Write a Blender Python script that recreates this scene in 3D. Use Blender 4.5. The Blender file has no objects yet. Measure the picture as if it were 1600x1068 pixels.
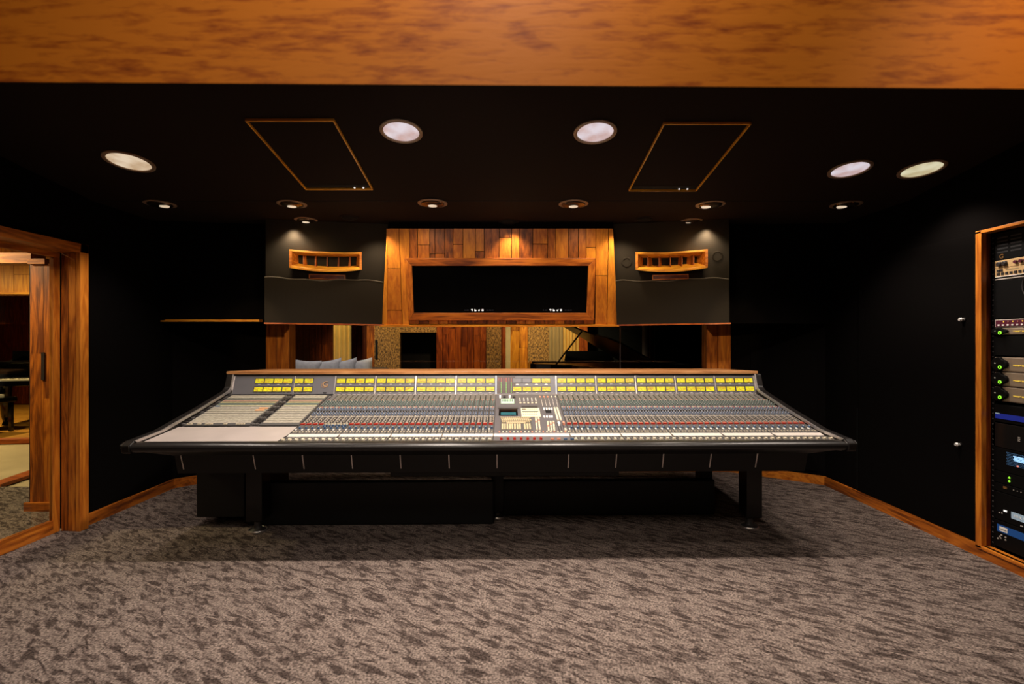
import bpy, math, random
from mathutils import Vector, Matrix
random.seed(7)
S = bpy.context.scene
COL = S.collection
F, CX, CY, CH = 750.0, 800.0, 532.0, 1.30          # lens in pixels, horizon, eye height

def at(px, py, Y):
    return Vector(((px - CX) / F * Y, Y, CH - (py - CY) / F * Y))

# ------------------------------------------------------------------ materials
def new_mat(name):
    m = bpy.data.materials.new(name); m.use_nodes = True
    nt = m.node_tree
    return m, nt, nt.nodes, nt.links, nt.nodes['Principled BSDF']

def mat(name, col, rough=.6, metal=0., emis=None, strength=0., spec=.5, noise=0., nscale=40., bump=0.):
    m, nt, N, L, b = new_mat(name)
    b.inputs['Base Color'].default_value = (*col, 1)
    b.inputs['Roughness'].default_value = rough
    b.inputs['Metallic'].default_value = metal
    b.inputs['Specular IOR Level'].default_value = spec
    if emis:
        b.inputs['Emission Color'].default_value = (*emis, 1)
        b.inputs['Emission Strength'].default_value = strength
    tc = N.new('ShaderNodeTexCoord'); n = N.new('ShaderNodeTexNoise')
    n.inputs['Scale'].default_value = nscale; n.inputs['Detail'].default_value = 4
    L.new(tc.outputs['Object'], n.inputs['Vector'])
    if noise > 0:
        mx = N.new('ShaderNodeMix'); mx.data_type = 'RGBA'; mx.blend_type = 'MULTIPLY'
        mx.inputs[6].default_value = (*col, 1)
        r = N.new('ShaderNodeMapRange'); r.inputs[3].default_value = 1 - noise; r.inputs[4].default_value = 1 + noise
        r.inputs[1].default_value = .3; r.inputs[2].default_value = .7
        L.new(n.outputs['Fac'], r.inputs[0]); L.new(r.outputs[0], mx.inputs[7]); mx.inputs[0].default_value = 1
        L.new(mx.outputs[2], b.inputs['Base Color'])
    if bump > 0:
        bp = N.new('ShaderNodeBump'); bp.inputs['Strength'].default_value = bump; bp.inputs['Distance'].default_value = .01
        L.new(n.outputs['Fac'], bp.inputs['Height']); L.new(bp.outputs['Normal'], b.inputs['Normal'])
    return m

def wood(name, axis, dark, mid, light, rough=.4, gs=1.0, tonevar=.55, spec=.4, wave=.13, fine=1.15, fa=3.5, fc=42, off=0.):
    m, nt, N, L, b = new_mat(name)
    tc = N.new('ShaderNodeTexCoord')
    at_ = N.new('ShaderNodeAttribute'); at_.attribute_name = 'tone'
    add = N.new('ShaderNodeVectorMath'); add.operation = 'ADD'
    sc = N.new('ShaderNodeVectorMath'); sc.operation = 'SCALE'; sc.inputs['Scale'].default_value = 37.0
    cmb = N.new('ShaderNodeCombineXYZ')
    for i in range(3): L.new(at_.outputs['Fac'], cmb.inputs[i])
    L.new(cmb.outputs[0], sc.inputs[0]); L.new(tc.outputs['Object'], add.inputs[0]); L.new(sc.outputs[0], add.inputs[1])
    def mp(a, c):
        mpn = N.new('ShaderNodeMapping'); s = [c, c, c]; s['xyz'.index(axis)] = a
        mpn.inputs['Scale'].default_value = s; L.new(add.outputs[0], mpn.inputs['Vector']); return mpn.outputs[0]
    n1 = N.new('ShaderNodeTexNoise'); n1.inputs['Scale'].default_value = gs; n1.inputs['Detail'].default_value = 7
    n1.inputs['Roughness'].default_value = .62; n1.inputs['Distortion'].default_value = .3
    L.new(mp(fa, fc), n1.inputs['Vector'])
    n2 = N.new('ShaderNodeTexNoise'); n2.inputs['Scale'].default_value = gs; n2.inputs['Detail'].default_value = 3
    n2.inputs['Distortion'].default_value = 1.2
    L.new(mp(1.2, 9), n2.inputs['Vector'])
    fr = N.new('ShaderNodeMath'); fr.operation = 'MULTIPLY'; fr.inputs[1].default_value = 9
    L.new(n2.outputs['Fac'], fr.inputs[0])
    sn = N.new('ShaderNodeMath'); sn.operation = 'SINE'; 
    fr2 = N.new('ShaderNodeMath'); fr2.operation = 'MULTIPLY'; fr2.inputs[1].default_value = 3.2
    L.new(fr.outputs[0], fr2.inputs[0]); L.new(fr2.outputs[0], sn.inputs[0])
    m1 = N.new('ShaderNodeMath'); m1.operation = 'MULTIPLY'; m1.inputs[1].default_value = wave; L.new(sn.outputs[0], m1.inputs[0])
    m2 = N.new('ShaderNodeMath'); m2.operation = 'MULTIPLY_ADD'; m2.inputs[1].default_value = fine
    L.new(n1.outputs['Fac'], m2.inputs[0]); L.new(m1.outputs[0], m2.inputs[2])
    m3 = N.new('ShaderNodeMath'); m3.operation = 'MULTIPLY_ADD'; m3.inputs[1].default_value = tonevar
    mo = N.new('ShaderNodeMath'); mo.operation = 'ADD'; mo.inputs[1].default_value = off; L.new(m2.outputs[0], mo.inputs[0])
    L.new(at_.outputs['Fac'], m3.inputs[0]); L.new(mo.outputs[0], m3.inputs[2])
    r = N.new('ShaderNodeValToRGB'); e = r.color_ramp.elements
    e[0].position = .3; e[0].color = (*dark, 1); e[1].position = .95; e[1].color = (*light, 1)
    x = e.new(.6); x.color = (*mid, 1)
    L.new(m3.outputs[0], r.inputs[0]); L.new(r.outputs[0], b.inputs['Base Color'])
    b.inputs['Roughness'].default_value = rough; b.inputs['Specular IOR Level'].default_value = spec
    bp = N.new('ShaderNodeBump'); bp.inputs['Strength'].default_value = .15; bp.inputs['Distance'].default_value = .003
    L.new(n1.outputs['Fac'], bp.inputs['Height']); L.new(bp.outputs[0], b.inputs['Normal'])
    return m

OAK = ((.13, .028, .003), (.40, .105, .009), (.66, .22, .022))
RED = ((.08, .012, .002), (.22, .040, .005), (.40, .09, .010))
HON = ((.20, .052, .003), (.46, .15, .009), (.68, .27, .018))
woodx = wood('oak_x', 'x', *OAK); woody = wood('oak_y', 'y', *OAK); woodz = wood('oak_z', 'z', *OAK)
cladz = wood('cladding_z', 'z', (.10, .022, .003), (.40, .11, .010), (.72, .27, .022), wave=.05, fine=.75, off=.20, tonevar=.72)
redz = wood('redwood_z', 'z', *RED); redy = wood('redwood_y', 'y', *RED); redx = wood('redwood_x', 'x', *RED)
honz = wood('honey_z', 'z', *HON); honx = wood('honey_x', 'x', *HON)
capx = wood('cap_oak', 'x', (.24, .095, .032), (.38, .17, .06), (.52, .27, .11), rough=.35)
beamx = wood('beam_oak', 'x', (.13, .022, .002), (.42, .095, .005), (.70, .21, .012), gs=1.0, rough=.6, wave=.13, fine=1.8, fa=13, fc=70)
black = mat('black_fabric_wall', (.0034, .0028, .0026), 1.0, spec=.02, noise=.25, nscale=300)
blackceil = mat('black_ceiling', (.015, .0095, .007), .9, spec=.08, noise=.2, nscale=200)
cloth = mat('speaker_cloth', (.022, .0175, .012), .95, spec=.1, noise=.2, nscale=500)
clothedge = mat('lit_cloth_fold', (.10, .085, .06), .9)  # paler than the cloth: the lit top edge put into the colour
gloss = mat('black_gloss', (.008, .007, .007), .28, spec=.5)
satin = mat('black_satin', (.006, .006, .006), .5, spec=.35)
vinyl = mat('black_vinyl', (.008, .0065, .006), .33, spec=.4)
blackm = mat('matte_black', (.004, .004, .004), .8, spec=.2)
charc = mat('meter_plate', (.095, .092, .103), .45)
stripg = mat('strip_grey', (.095, .088, .085), .45, noise=.2, nscale=60)
stripd = mat('fader_grey', (.055, .052, .05), .5)
lightg = mat('light_grey_plate', (.36, .315, .295), .3, noise=.06, nscale=8)
pale = mat('pale_strip', (.50, .455, .41), .35)
alu = mat('aluminium', (.62, .58, .56), .32, metal=.9)
scale = mat('scale_print', (.30, .27, .23), .5)
cream = mat('cream_plastic', (.52, .45, .33), .4)
white = mat('white_plastic', (.85, .83, .78), .4)
redp = mat('red_plastic', (.30, .02, .012), .4)
pink = mat('salmon_plastic', (.50, .20, .13), .4)
bluep = mat('blue_plastic', (.035, .075, .15), .4)
blueg = mat('bluegrey_plastic', (.10, .13, .19), .4)
greeng = mat('greengrey_plastic', (.085, .12, .11), .4)
darkp = mat('dark_plastic', (.025, .022, .022), .45)
beige = mat('beige_keys', (.36, .29, .17), .5)
brass = mat('gold_metal', (.50, .27, .09), .35, metal=.7)
chrome = mat('chrome', (.75, .73, .70), .45, metal=.5)
silver = mat('brushed_silver', (.42, .33, .25), .4, metal=.6)
cantrim = mat('can_trim', (.30, .21, .14), .4, metal=.3)
candark = mat('can_reflector', (.20, .15, .11), .2, metal=.9)
maroon = mat('maroon_panel', (.09, .012, .03), .4)
creamp = mat('cream_panel', (.62, .42, .20), .45, noise=.1, nscale=80)
tape = mat('pale_blue_tape', (.30, .40, .48), .6, emis=(.3, .45, .6), strength=.22)
bluest = mat('blue_stripe', (.01, .05, .17), .4, emis=(.01, .08, .30), strength=.22)
blueled = mat('blue_led', (.01, .02, .15), .4, emis=(.01, .02, .30), strength=.35)
cyanled = mat('cyan_mesh_led', (.3, .5, .7), .4, emis=(.35, .65, 1), strength=1.1)
dimcyan = mat('dim_cyan_mesh', (.02, .04, .07), .6, emis=(.05, .14, .28), strength=.35)
greenled = mat('green_led', (.2, .8, .05), .4, emis=(.35, 1, .03), strength=.9)
redled = mat('red_led', (.8, .2, .15), .4, emis=(1, .3, .2), strength=1.0)
whiteled = mat('white_led', (.8, .8, .8), .4, emis=(1, .95, .9), strength=.8)
yelmark = mat('yellow_print', (.8, .6, .1), .4, emis=(.9, .6, .05), strength=.35)
screenm = mat('dark_glass', (.0012, .0012, .0014), .12, spec=.25)
iconm = mat('screen_icon', (.9, .9, .9), .5, emis=(1, 1, 1), strength=.9)
dimicon = mat('screen_dim_text', (.02, .02, .025), .5, emis=(.10, .10, .13), strength=.25)
tealscr = mat('teal_screen', (.01, .06, .07), .3, emis=(.01, .09, .11), strength=.6)
lcd = mat('pale_green_lcd', (.4, .6, .4), .3, emis=(.30, .48, .30), strength=.35)
yscr = mat('ivory_screen', (.4, .37, .25), .3, emis=(.9, .82, .5), strength=.5)
pillowm = mat('grey_linen', (.40, .39, .42), .9, noise=.12, nscale=20)
sofam = mat('dark_sofa_fabric', (.02, .014, .012), .9)
pianob = mat('piano_lacquer', (.003, .003, .003), .08, spec=.6)
ivory = mat('ivory_keys', (.8, .76, .65), .3)
sandf = mat('beige_floor', (.42, .33, .20), .5, noise=.12, nscale=3)
lav = mat('grey_lavender_paint', (.22, .18, .19), .6)
bluecab = mat('blue_wire', (.02, .04, .09), .5)

def floorwood():
    m = wood('parquet_x', 'x', (.20, .08, .012), (.42, .20, .03), (.6, .32, .06), rough=.35)
    return m
parquet = floorwood()

def cork():
    m, nt, N, L, b = new_mat('cork_texture')
    tc = N.new('ShaderNodeTexCoord'); n = N.new('ShaderNodeTexNoise'); n.inputs['Scale'].default_value = 34
    n.inputs['Detail'].default_value = 6; n.inputs['Roughness'].default_value = .8
    mp = N.new('ShaderNodeMapping'); mp.inputs['Scale'].default_value = (1.6, 1.6, .8)
    L.new(tc.outputs['Object'], mp.inputs[0]); L.new(mp.outputs[0], n.inputs['Vector'])
    r = N.new('ShaderNodeValToRGB'); e = r.color_ramp.elements
    e[0].position = .42; e[0].color = (.03, .010, .004, 1); e[1].position = .62; e[1].color = (.62, .32, .08, 1)
    L.new(n.outputs['Fac'], r.inputs[0]); L.new(r.outputs[0], b.inputs['Base Color'])
    b.inputs['Roughness'].default_value = .9
    bp = N.new('ShaderNodeBump'); bp.inputs['Strength'].default_value = .8; bp.inputs['Distance'].default_value = .03
    L.new(n.outputs['Fac'], bp.inputs['Height']); L.new(bp.outputs[0], b.inputs['Normal'])
    return m
corkm = cork()

def curtain_mat(name, c):
    return mat(name, c, .85, noise=.1, nscale=5)
curt = curtain_mat('cream_curtain', (.70, .45, .12)); curt2 = curtain_mat('tan_drape', (.50, .36, .17))

def carpet():
    m, nt, N, L, b = new_mat('carpet')
    tc = N.new('ShaderNodeTexCoord')
    mp = N.new('ShaderNodeMapping'); mp.vector_type = 'TEXTURE'
    ang = math.atan2(.50, -.86)
    mp.inputs['Rotation'].default_value = (0, 0, ang); mp.inputs['Scale'].default_value = (.098, .032, 1)
    L.new(tc.outputs['Object'], mp.inputs[0])
    n1 = N.new('ShaderNodeTexNoise'); n1.inputs['Scale'].default_value = 1.0; n1.inputs['Detail'].default_value = 2.5
    n1.inputs['Roughness'].default_value = .55; n1.inputs['Distortion'].default_value = .9
    L.new(mp.outputs[0], n1.inputs['Vector'])
    r = N.new('ShaderNodeValToRGB'); e = r.color_ramp.elements
    e[0].position = .38; e[0].color = (.052, .038, .033, 1); e[1].position = .56; e[1].color = (.178, .140, .121, 1)
    x = e.new(.47); x.color = (.115, .088, .077, 1)
    L.new(n1.outputs['Fac'], r.inputs[0])
    nf = N.new('ShaderNodeTexNoise'); nf.inputs['Scale'].default_value = 105; nf.inputs['Detail'].default_value = 3
    L.new(tc.outputs['Object'], nf.inputs['Vector'])
    mr = N.new('ShaderNodeMapRange'); mr.inputs[1].default_value = .32; mr.inputs[2].default_value = .68
    mr.inputs[3].default_value = .30; mr.inputs[4].default_value = 1.75
    L.new(nf.outputs['Fac'], mr.inputs[0])
    mx = N.new('ShaderNodeMix'); mx.data_type = 'RGBA'; mx.blend_type = 'MULTIPLY'; mx.inputs[0].default_value = 1
    L.new(r.outputs[0], mx.inputs[6]); L.new(mr.outputs[0], mx.inputs[7])
    L.new(mx.outputs[2], b.inputs['Base Color'])
    b.inputs['Roughness'].default_value = 1; b.inputs['Specular IOR Level'].default_value = .1
    bp = N.new('ShaderNodeBump'); bp.inputs['Strength'].default_value = .7; bp.inputs['Distance'].default_value = .01
    L.new(nf.outputs['Fac'], bp.inputs['Height']); L.new(bp.outputs[0], b.inputs['Normal'])
    return m
carpetm = carpet()

def dialmat():
    m, nt, N, L, b = new_mat('meter_dial')
    oi = N.new('ShaderNodeObjectInfo'); tc = N.new('ShaderNodeTexCoord')
    n = N.new('ShaderNodeTexNoise'); n.inputs['Scale'].default_value = 2.2; n.noise_dimensions = '4D'
    L.new(tc.outputs['Generated'], n.inputs['Vector'])
    w = N.new('ShaderNodeMath'); w.operation = 'MULTIPLY'; w.inputs[1].default_value = 50
    L.new(oi.outputs['Random'], w.inputs[0]); L.new(w.outputs[0], n.inputs['W'])
    r = N.new('ShaderNodeValToRGB'); e = r.color_ramp.elements
    e[0].position = .36; e[0].color = (.72, .36, .02, 1); e[1].position = .56; e[1].color = (.88, .78, .008, 1)
    L.new(n.outputs['Fac'], r.inputs[0])
    b.inputs['Base Color'].default_value = (.1, .08, .01, 1)
    L.new(r.outputs[0], b.inputs['Emission Color'])
    mr = N.new('ShaderNodeMapRange'); mr.inputs[3].default_value = .72; mr.inputs[4].default_value = 1.0
    L.new(oi.outputs['Random'], mr.inputs[0]); L.new(mr.outputs[0], b.inputs['Emission Strength'])
    b.inputs['Roughness'].default_value = .3
    return m
dial = dialmat()

def lensmat(name, c1, c2, st):
    m, nt, N, L, b = new_mat(name)
    tc = N.new('ShaderNodeTexCoord'); n = N.new('ShaderNodeTexNoise'); n.inputs['Scale'].default_value = 9
    n.inputs['Detail'].default_value = 5
    L.new(tc.outputs['Object'], n.inputs['Vector'])
    r = N.new('ShaderNodeValToRGB'); e = r.color_ramp.elements
    e[0].position = .38; e[0].color = (*c1, 1); e[1].position = .62; e[1].color = (*c2, 1)
    L.new(n.outputs['Fac'], r.inputs[0]); L.new(r.outputs[0], b.inputs['Emission Color'])
    b.inputs['Base Color'].default_value = (.3, .3, .3, 1)
    b.inputs['Emission Strength'].default_value = st; b.inputs['Roughness'].default_value = .25
    return m
lens_cool = lensmat('lens_cool', (.50, .34, .33), (.66, .60, .66), 1.0)
lens_warm = lensmat('lens_warm', (.50, .34, .20), (.72, .58, .42), 1.0)
lens_green = lensmat('lens_pale', (.48, .40, .22), (.66, .62, .42), 1.0)

def glassmat():
    m = bpy.data.materials.new('window_glass'); m.use_nodes = True
    nt = m.node_tree; N = nt.nodes; L = nt.links; N.clear()
    o = N.new('ShaderNodeOutputMaterial'); mix = N.new('ShaderNodeMixShader')
    t = N.new('ShaderNodeBsdfTransparent'); t.inputs[0].default_value = (.93, .94, .92, 1)
    g = N.new('ShaderNodeBsdfGlossy'); g.inputs['Roughness'].default_value = .02
    f = N.new('ShaderNodeFresnel'); f.inputs[0].default_value = 1.3
    L.new(f.outputs[0], mix.inputs[0]); L.new(t.outputs[0], mix.inputs[1]); L.new(g.outputs[0], mix.inputs[2])
    L.new(mix.outputs[0], o.inputs[0])
    return m
glass = glassmat()

# ------------------------------------------------------------------ mesh builder
class MB:
    def __init__(s): s.v = []; s.f = []; s.m = []; s.t = []; s.mats = []
    def mi(s, m):
        if m not in s.mats: s.mats.append(m)
        return s.mats.index(m)
    def add(s, vs, fs, m, tone=0.):
        k = len(s.v); s.v += [Vector(v) for v in vs]; i = s.mi(m)
        for f in fs: s.f.append([k + j for j in f]); s.m.append(i); s.t.append(tone)
        return s
    def hexa(s, b, t, m, tone=0.):       # 4 bottom and 4 top points, counter-clockwise from above
        return s.add(list(b) + list(t), [(3, 2, 1, 0), (4, 5, 6, 7), (0, 1, 5, 4), (1, 2, 6, 5), (2, 3, 7, 6), (3, 0, 4, 7)], m, tone)
    def box(s, a, c, m, tone=0.):
        x0, y0, z0 = a; x1, y1, z1 = c
        if x0 > x1: x0, x1 = x1, x0
        if y0 > y1: y0, y1 = y1, y0
        if z0 > z1: z0, z1 = z1, z0
        return s.hexa([(x0, y0, z0), (x1, y0, z0), (x1, y1, z0), (x0, y1, z0)],
                      [(x0, y0, z1), (x1, y0, z1), (x1, y1, z1), (x0, y1, z1)], m, tone)
    def prism(s, poly, x0, x1, m, tone=0., axis='x'):
        n = len(poly)
        def P(x, p):
            if axis == 'x': return (x, p[0], p[1])
            if axis == 'y': return (p[0], x, p[1])
            return (p[0], p[1], x)
        vs = [P(x0, p) for p in poly] + [P(x1, p) for p in poly]
        fs = [tuple(range(n))[::-1], tuple(range(n, 2 * n))] + [(i, (i + 1) % n, n + (i + 1) % n, n + i) for i in range(n)]
        return s.add(vs, fs, m, tone)
    def lathe(s, prof, c, m, n=20, ax=(0, 0, 1), tone=0.):   # prof: (radius, height) list
        q = Vector((0, 0, 1)).rotation_difference(Vector(ax).normalized()); c = Vector(c)
        vs = []; fs = []
        for r, h in prof:
            for i in range(n):
                a = 2 * math.pi * i / n
                vs.append(c + q @ Vector((r * math.cos(a), r * math.sin(a), h)))
        for j in range(len(prof) - 1):
            for i in range(n):
                fs.append((j * n + i, j * n + (i + 1) % n, (j + 1) * n + (i + 1) % n, (j + 1) * n + i))
        fs.append(tuple(range(n))[::-1]); k = (len(prof) - 1) * n; fs.append(tuple(range(k, k + n)))
        return s.add(vs, fs, m, tone)
    def cyl(s, c, r, h, m, n=16, ax=(0, 0, 1), tone=0.): return s.lathe([(r, 0), (r, h)], c, m, n, ax, tone)
    def ring(s, c, r0, r1, h, m, n=32, ax=(0, 0, 1)):        # annulus of outer r1, inner r0
        q = Vector((0, 0, 1)).rotation_difference(Vector(ax).normalized()); c = Vector(c)
        prof = [(r0, 0), (r1, 0), (r1, h * .6), ((r0 + r1) / 2, h), (r0, h * .7)]
        vs = []; fs = []; k = len(prof)
        for r, hh in prof:
            for i in range(n):
                a = 2 * math.pi * i / n
                vs.append(c + q @ Vector((r * math.cos(a), r * math.sin(a), hh)))
        for j in range(k):
            for i in range(n):
                fs.append((j * n + i, j * n + (i + 1) % n, ((j + 1) % k) * n + (i + 1) % n, ((j + 1) % k) * n + i))
        return s.add(vs, fs, m)
    def tube(s, pts, r, m, n=8):
        pts = [Vector(p) for p in pts]; vs = []; fs = []
        for i, p in enumerate(pts):
            d = (pts[min(i + 1, len(pts) - 1)] - pts[max(i - 1, 0)]).normalized()
            u = d.orthogonal().normalized() if i == 0 else (u - d * u.dot(d)).normalized()
            w = d.cross(u)
            for k in range(n):
                a = 2 * math.pi * k / n; vs.append(p + (u * math.cos(a) + w * math.sin(a)) * r)
        for i in range(len(pts) - 1):
            for k in range(n):
                fs.append((i * n + k, i * n + (k + 1) % n, (i + 1) * n + (k + 1) % n, (i + 1) * n + k))
        fs.append(tuple(range(n))[::-1]); b = (len(pts) - 1) * n; fs.append(tuple(range(b, b + n)))
        return s.add(vs, fs, m)
    def mesh(s, name, org=(0, 0, 0)):
        me = bpy.data.meshes.new(name); o = Vector(org)
        me.from_pydata([tuple(v - o) for v in s.v], [], s.f)
        for m in s.mats: me.materials.append(m)
        me.polygons.foreach_set('material_index', s.m)
        a = me.attributes.new('tone', 'FLOAT', 'FACE'); a.data.foreach_set('value', s.t)
        me.update(); return me
    def build(s, name, parent=None, org=None, bevel=0., smooth=False, seg=2):
        """vertices are in world coordinates (of the unrotated parent); org is the object's own origin."""
        base = Vector(parent['_o']) if parent is not None and '_o' in parent else Vector((0, 0, 0))
        if org is None: org = sum(s.v, Vector()) / len(s.v) if parent is None else base
        org = Vector(org)
        o = bpy.data.objects.new(name, s.mesh(name, org)); COL.objects.link(o)
        o['_o'] = tuple(org)
        if parent is not None: o.parent = parent
        o.location = org - base
        if smooth:
            for p in o.data.polygons: p.use_smooth = True
            md = o.modifiers.new('es', 'EDGE_SPLIT'); md.split_angle = math.radians(38)
        if bevel > 0:
            md = o.modifiers.new('bv', 'BEVEL'); md.width = bevel; md.segments = seg; md.limit_method = 'ANGLE'
        return o

def tag(o, label=None, cat=None, group=None, kind=None):
    if label: o['label'] = label
    if cat: o['category'] = cat
    if group: o['group'] = group
    if kind: o['kind'] = kind
    return o
def empty(name, loc, label=None, cat=None, group=None):
    o = bpy.data.objects.new(name, None); o.location = loc; o['_o'] = tuple(loc)
    o.empty_display_size = .1; COL.objects.link(o); return tag(o, label, cat, group)
def struct(o): o['kind'] = 'structure'; return o
def shapeobj(name, me, parent, org):
    base = Vector(parent['_o']); o = bpy.data.objects.new(name, me); COL.objects.link(o)
    o.parent = parent; o.location = Vector(org) - base; o['_o'] = tuple(org); return o
def kids(o): return [c for c in bpy.data.objects if c.parent == o]
def copy_tree(o, parent=None):
    c = o.copy(); COL.objects.link(c); c.parent = parent
    for ch in kids(o): copy_tree(ch, c)
    return c

# ------------------------------------------------------------------ room shell
LX, RX = -3.0, 2.83
BW = 4.78                                     # window wall
def xat(px, Y): return (px - CX) / F * Y
def ceil_h(Y): return (2.30 if Y >= 3.44 else CH + 1.45 - .131 * Y)

struct(MB().add([(-9.5, -1.6, 0), (3.4, -1.6, 0), (3.4, 4.78, 0), (-3.15, 4.78, 0), (-3.15, 4.28, 0), (-9.5, 4.28, 0)],
    [(0, 1, 2, 3, 4, 5)], carpetm).build('floor', org=(0, 0, 0)))
struct(MB().prism([(-1.2, ceil_h(-1.2)), (3.44, 2.30), (4.9, 2.30), (4.9, 2.5), (3.44, 2.5), (-1.2, 3.1)], -3.2, 3.4, blackceil).build('ceiling', org=(0, 0, 2.3)))
# faint panel seams and change of slope across the ceiling
mb = MB()
for (a, c, Y0, Y1) in ((250, 415, 3.46, 3.9), (920, 892, 3.5, 3.75), (655, 690, 3.5, 3.7)):
    p = at(a, 0, Y0); q = at(c, 0, Y1)
    mb.box((min(p.x, q.x), Y0, 2.2985), (min(p.x, q.x) + .006, Y1, 2.302), blackm)
mb.box((-3, 3.436, 2.2975), (2.83, 3.444, 2.304), blackm)
struct(mb.build('trim_1', org=(0, 3.5, 2.3)))
# left wall with the door opening
w = MB()
w.box((LX - .15, 3.33, 0), (LX, 4.24, 2.6), black)
w.box((LX - .15, .3, 1.96), (LX, 3.33, 3.1), black)
w.box((LX - .15, -1.2, 0), (LX, .3, 3.1), black)
struct(w.build('wall_left', org=(LX, 2, 0)))
w = MB()
w.hexa([(LX - .15, 4.24, 0), (LX, 4.24, 0), (-2.43, BW, 0), (-2.55, BW + .1, 0)], [(LX - .15, 4.24, 2.4), (LX, 4.24, 2.4), (-2.43, BW, 2.4), (-2.55, BW + .1, 2.4)], black)
struct(w.build('wall_back_left', org=(-2.7, 4.5, 0)))
w = MB()
w.hexa([(RX, 4.33, 0), (RX + .15, 4.33, 0), (2.3, BW + .1, 0), (2.16, BW, 0)], [(RX, 4.33, 2.4), (RX + .15, 4.33, 2.4), (2.3, BW + .1, 2.4), (2.16, BW, 2.4)], black)
# raised square panel low on the angled wall
d = Vector((2.16 - RX, BW - 4.33, 0)).normalized(); nrm = Vector((-d.y, d.x, 0)); nrm = nrm if nrm.y < 0 else -nrm
p0 = Vector((RX, 4.33, 0)) + d * .06; p1 = p0 + d * .55
w.hexa([p0 + nrm * .015 + Vector((0, 0, .12)), p0 + Vector((0, 0, .12)), p1 + Vector((0, 0, .12)), p1 + nrm * .015 + Vector((0, 0, .12))][::-1],
       [p0 + nrm * .015 + Vector((0, 0, 1.22)), p0 + Vector((0, 0, 1.22)), p1 + Vector((0, 0, 1.22)), p1 + nrm * .015 + Vector((0, 0, 1.22))][::-1], black)
struct(w.build('wall_back_right', org=(2.5, 4.5, 0)))
# right wall around the rack niche
w = MB()
w.box((RX, 2.90, 0), (RX + .12, 4.33, 2.7), black)
w.box((RX, 1.6, 0), (RX + .12, 2.90, .06), black)
w.box((RX, 1.6, 1.955), (RX + .12, 2.90, 2.7), black)
w.box((RX, -1.2, 0), (RX + .12, 1.6, 3.1), black)
w.box((RX + .12, 2.9, 0), (RX + .6, 2.96, 2.3), black)
w.box((RX + .6, 1.5, 0), (RX + .66, 2.96, 2.3), black)
w.box((RX + .12, 1.5, 0), (RX + .6, 1.6, 2.3), black)
for (y0, y1, z0, z1) in ((3.93, 3.936, .08, .75),):
    w.box((RX - .002, y0, z0), (RX, y1, z1), blackm)
struct(w.build('wall_right', org=(RX, 3, 0)))
struct(MB().box((LX - .15, -1.35, 0), (RX + .15, -1.2, 3.1), black).build('wall_front', org=(0, -1.2, 0)))
w = MB()
w.box((-2.55, BW, 0), (2.3, BW + .12, .98), black); w.box((-2.55, BW, 1.47), (2.3, BW + .12, 2.4), black)
struct(w.build('wall_back', org=(0, BW, 0)))
# baseboards
def base(name, pts, h=.078, t=.018, m=woodx):
    mb = MB()
    for i in range(len(pts) - 1):
        a = Vector((*pts[i], 0)); b = Vector((*pts[i + 1], 0)); d = (b - a).normalized(); n = Vector((d.y, -d.x, 0)) * t
        mb.hexa([a + n, b + n, b, a], [a + n + Vector((0, 0, h)), b + n + Vector((0, 0, h)), b + Vector((0, 0, h)), a + Vector((0, 0, h))], m, .25 * i - .1)
    return struct(mb.build(name, org=(*pts[0], 0)))
base('baseboard_left', [(LX, 3.33), (LX, 4.24)], m=woody)
base('baseboard_back', [(LX, 4.24), (-2.43, BW), (2.16, BW), (RX, 4.33)], m=woodx)
base('baseboard_right', [(RX, 4.33), (RX, 1.0)], h=.075, m=woody)

# ------------------------------------------------------------------ upper soffits
def quadpt(q, u, v):     # q: bottom-left, bottom-right, top-right, top-left ; u right, v up
    bl, br, tr, tl = q
    return (bl * (1 - u) + br * u) * (1 - v) + (tl * (1 - u) + tr * u) * v
def soffit(mb, q, m, back=BW - .005):
    bl, br, tr, tl = q
    mb.hexa([bl, br, Vector((br.x, back, br.z)), Vector((bl.x, back, bl.z))], [tl, tr, Vector((tr.x, back, tr.z)), Vector((tl.x, back, tl.z))], m)
def V(px, py, Y): return at(px, py, Y)
def topz(px, Y, z=2.296): return Vector(((px - CX) / F * Y, Y, z))
# left plain box
bl = Vector((LX, 4.09, V(250, 500, 4.09).z)); br = V(415, 502, 4.2); br.z = bl.z
mb = MB(); mb.hexa([bl, br, Vector((br.x, BW, bl.z)), Vector((LX, 4.24, bl.z))], [Vector((LX, 4.0, 2.3)), topz(415, 4.12), Vector((br.x, BW, 2.3)), Vector((LX, 4.24, 2.3))], black)
mb.box((LX, 4.095, bl.z - .012), (br.x, 4.15, bl.z + .006), honx, .3)
mb.v[-8:] = [v for v in mb.v[-8:]]
struct(mb.build('wall_upper_left', org=(-2.5, 4.1, 1.5)))
bl2 = V(1140, 505, 4.2); br2 = Vector((RX, 4.30, bl2.z))
mb = MB(); mb.hexa([bl2, br2, Vector((RX, 4.33, bl2.z)), Vector((bl2.x, BW, bl2.z))], [topz(1139, 4.12), Vector((RX, 4.1, 2.3)), Vector((RX, 4.33, 2.3)), Vector((bl2.x, BW, 2.3))], black)
struct(mb.build('wall_upper_right', org=(2.4, 4.1, 1.5)))
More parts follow.
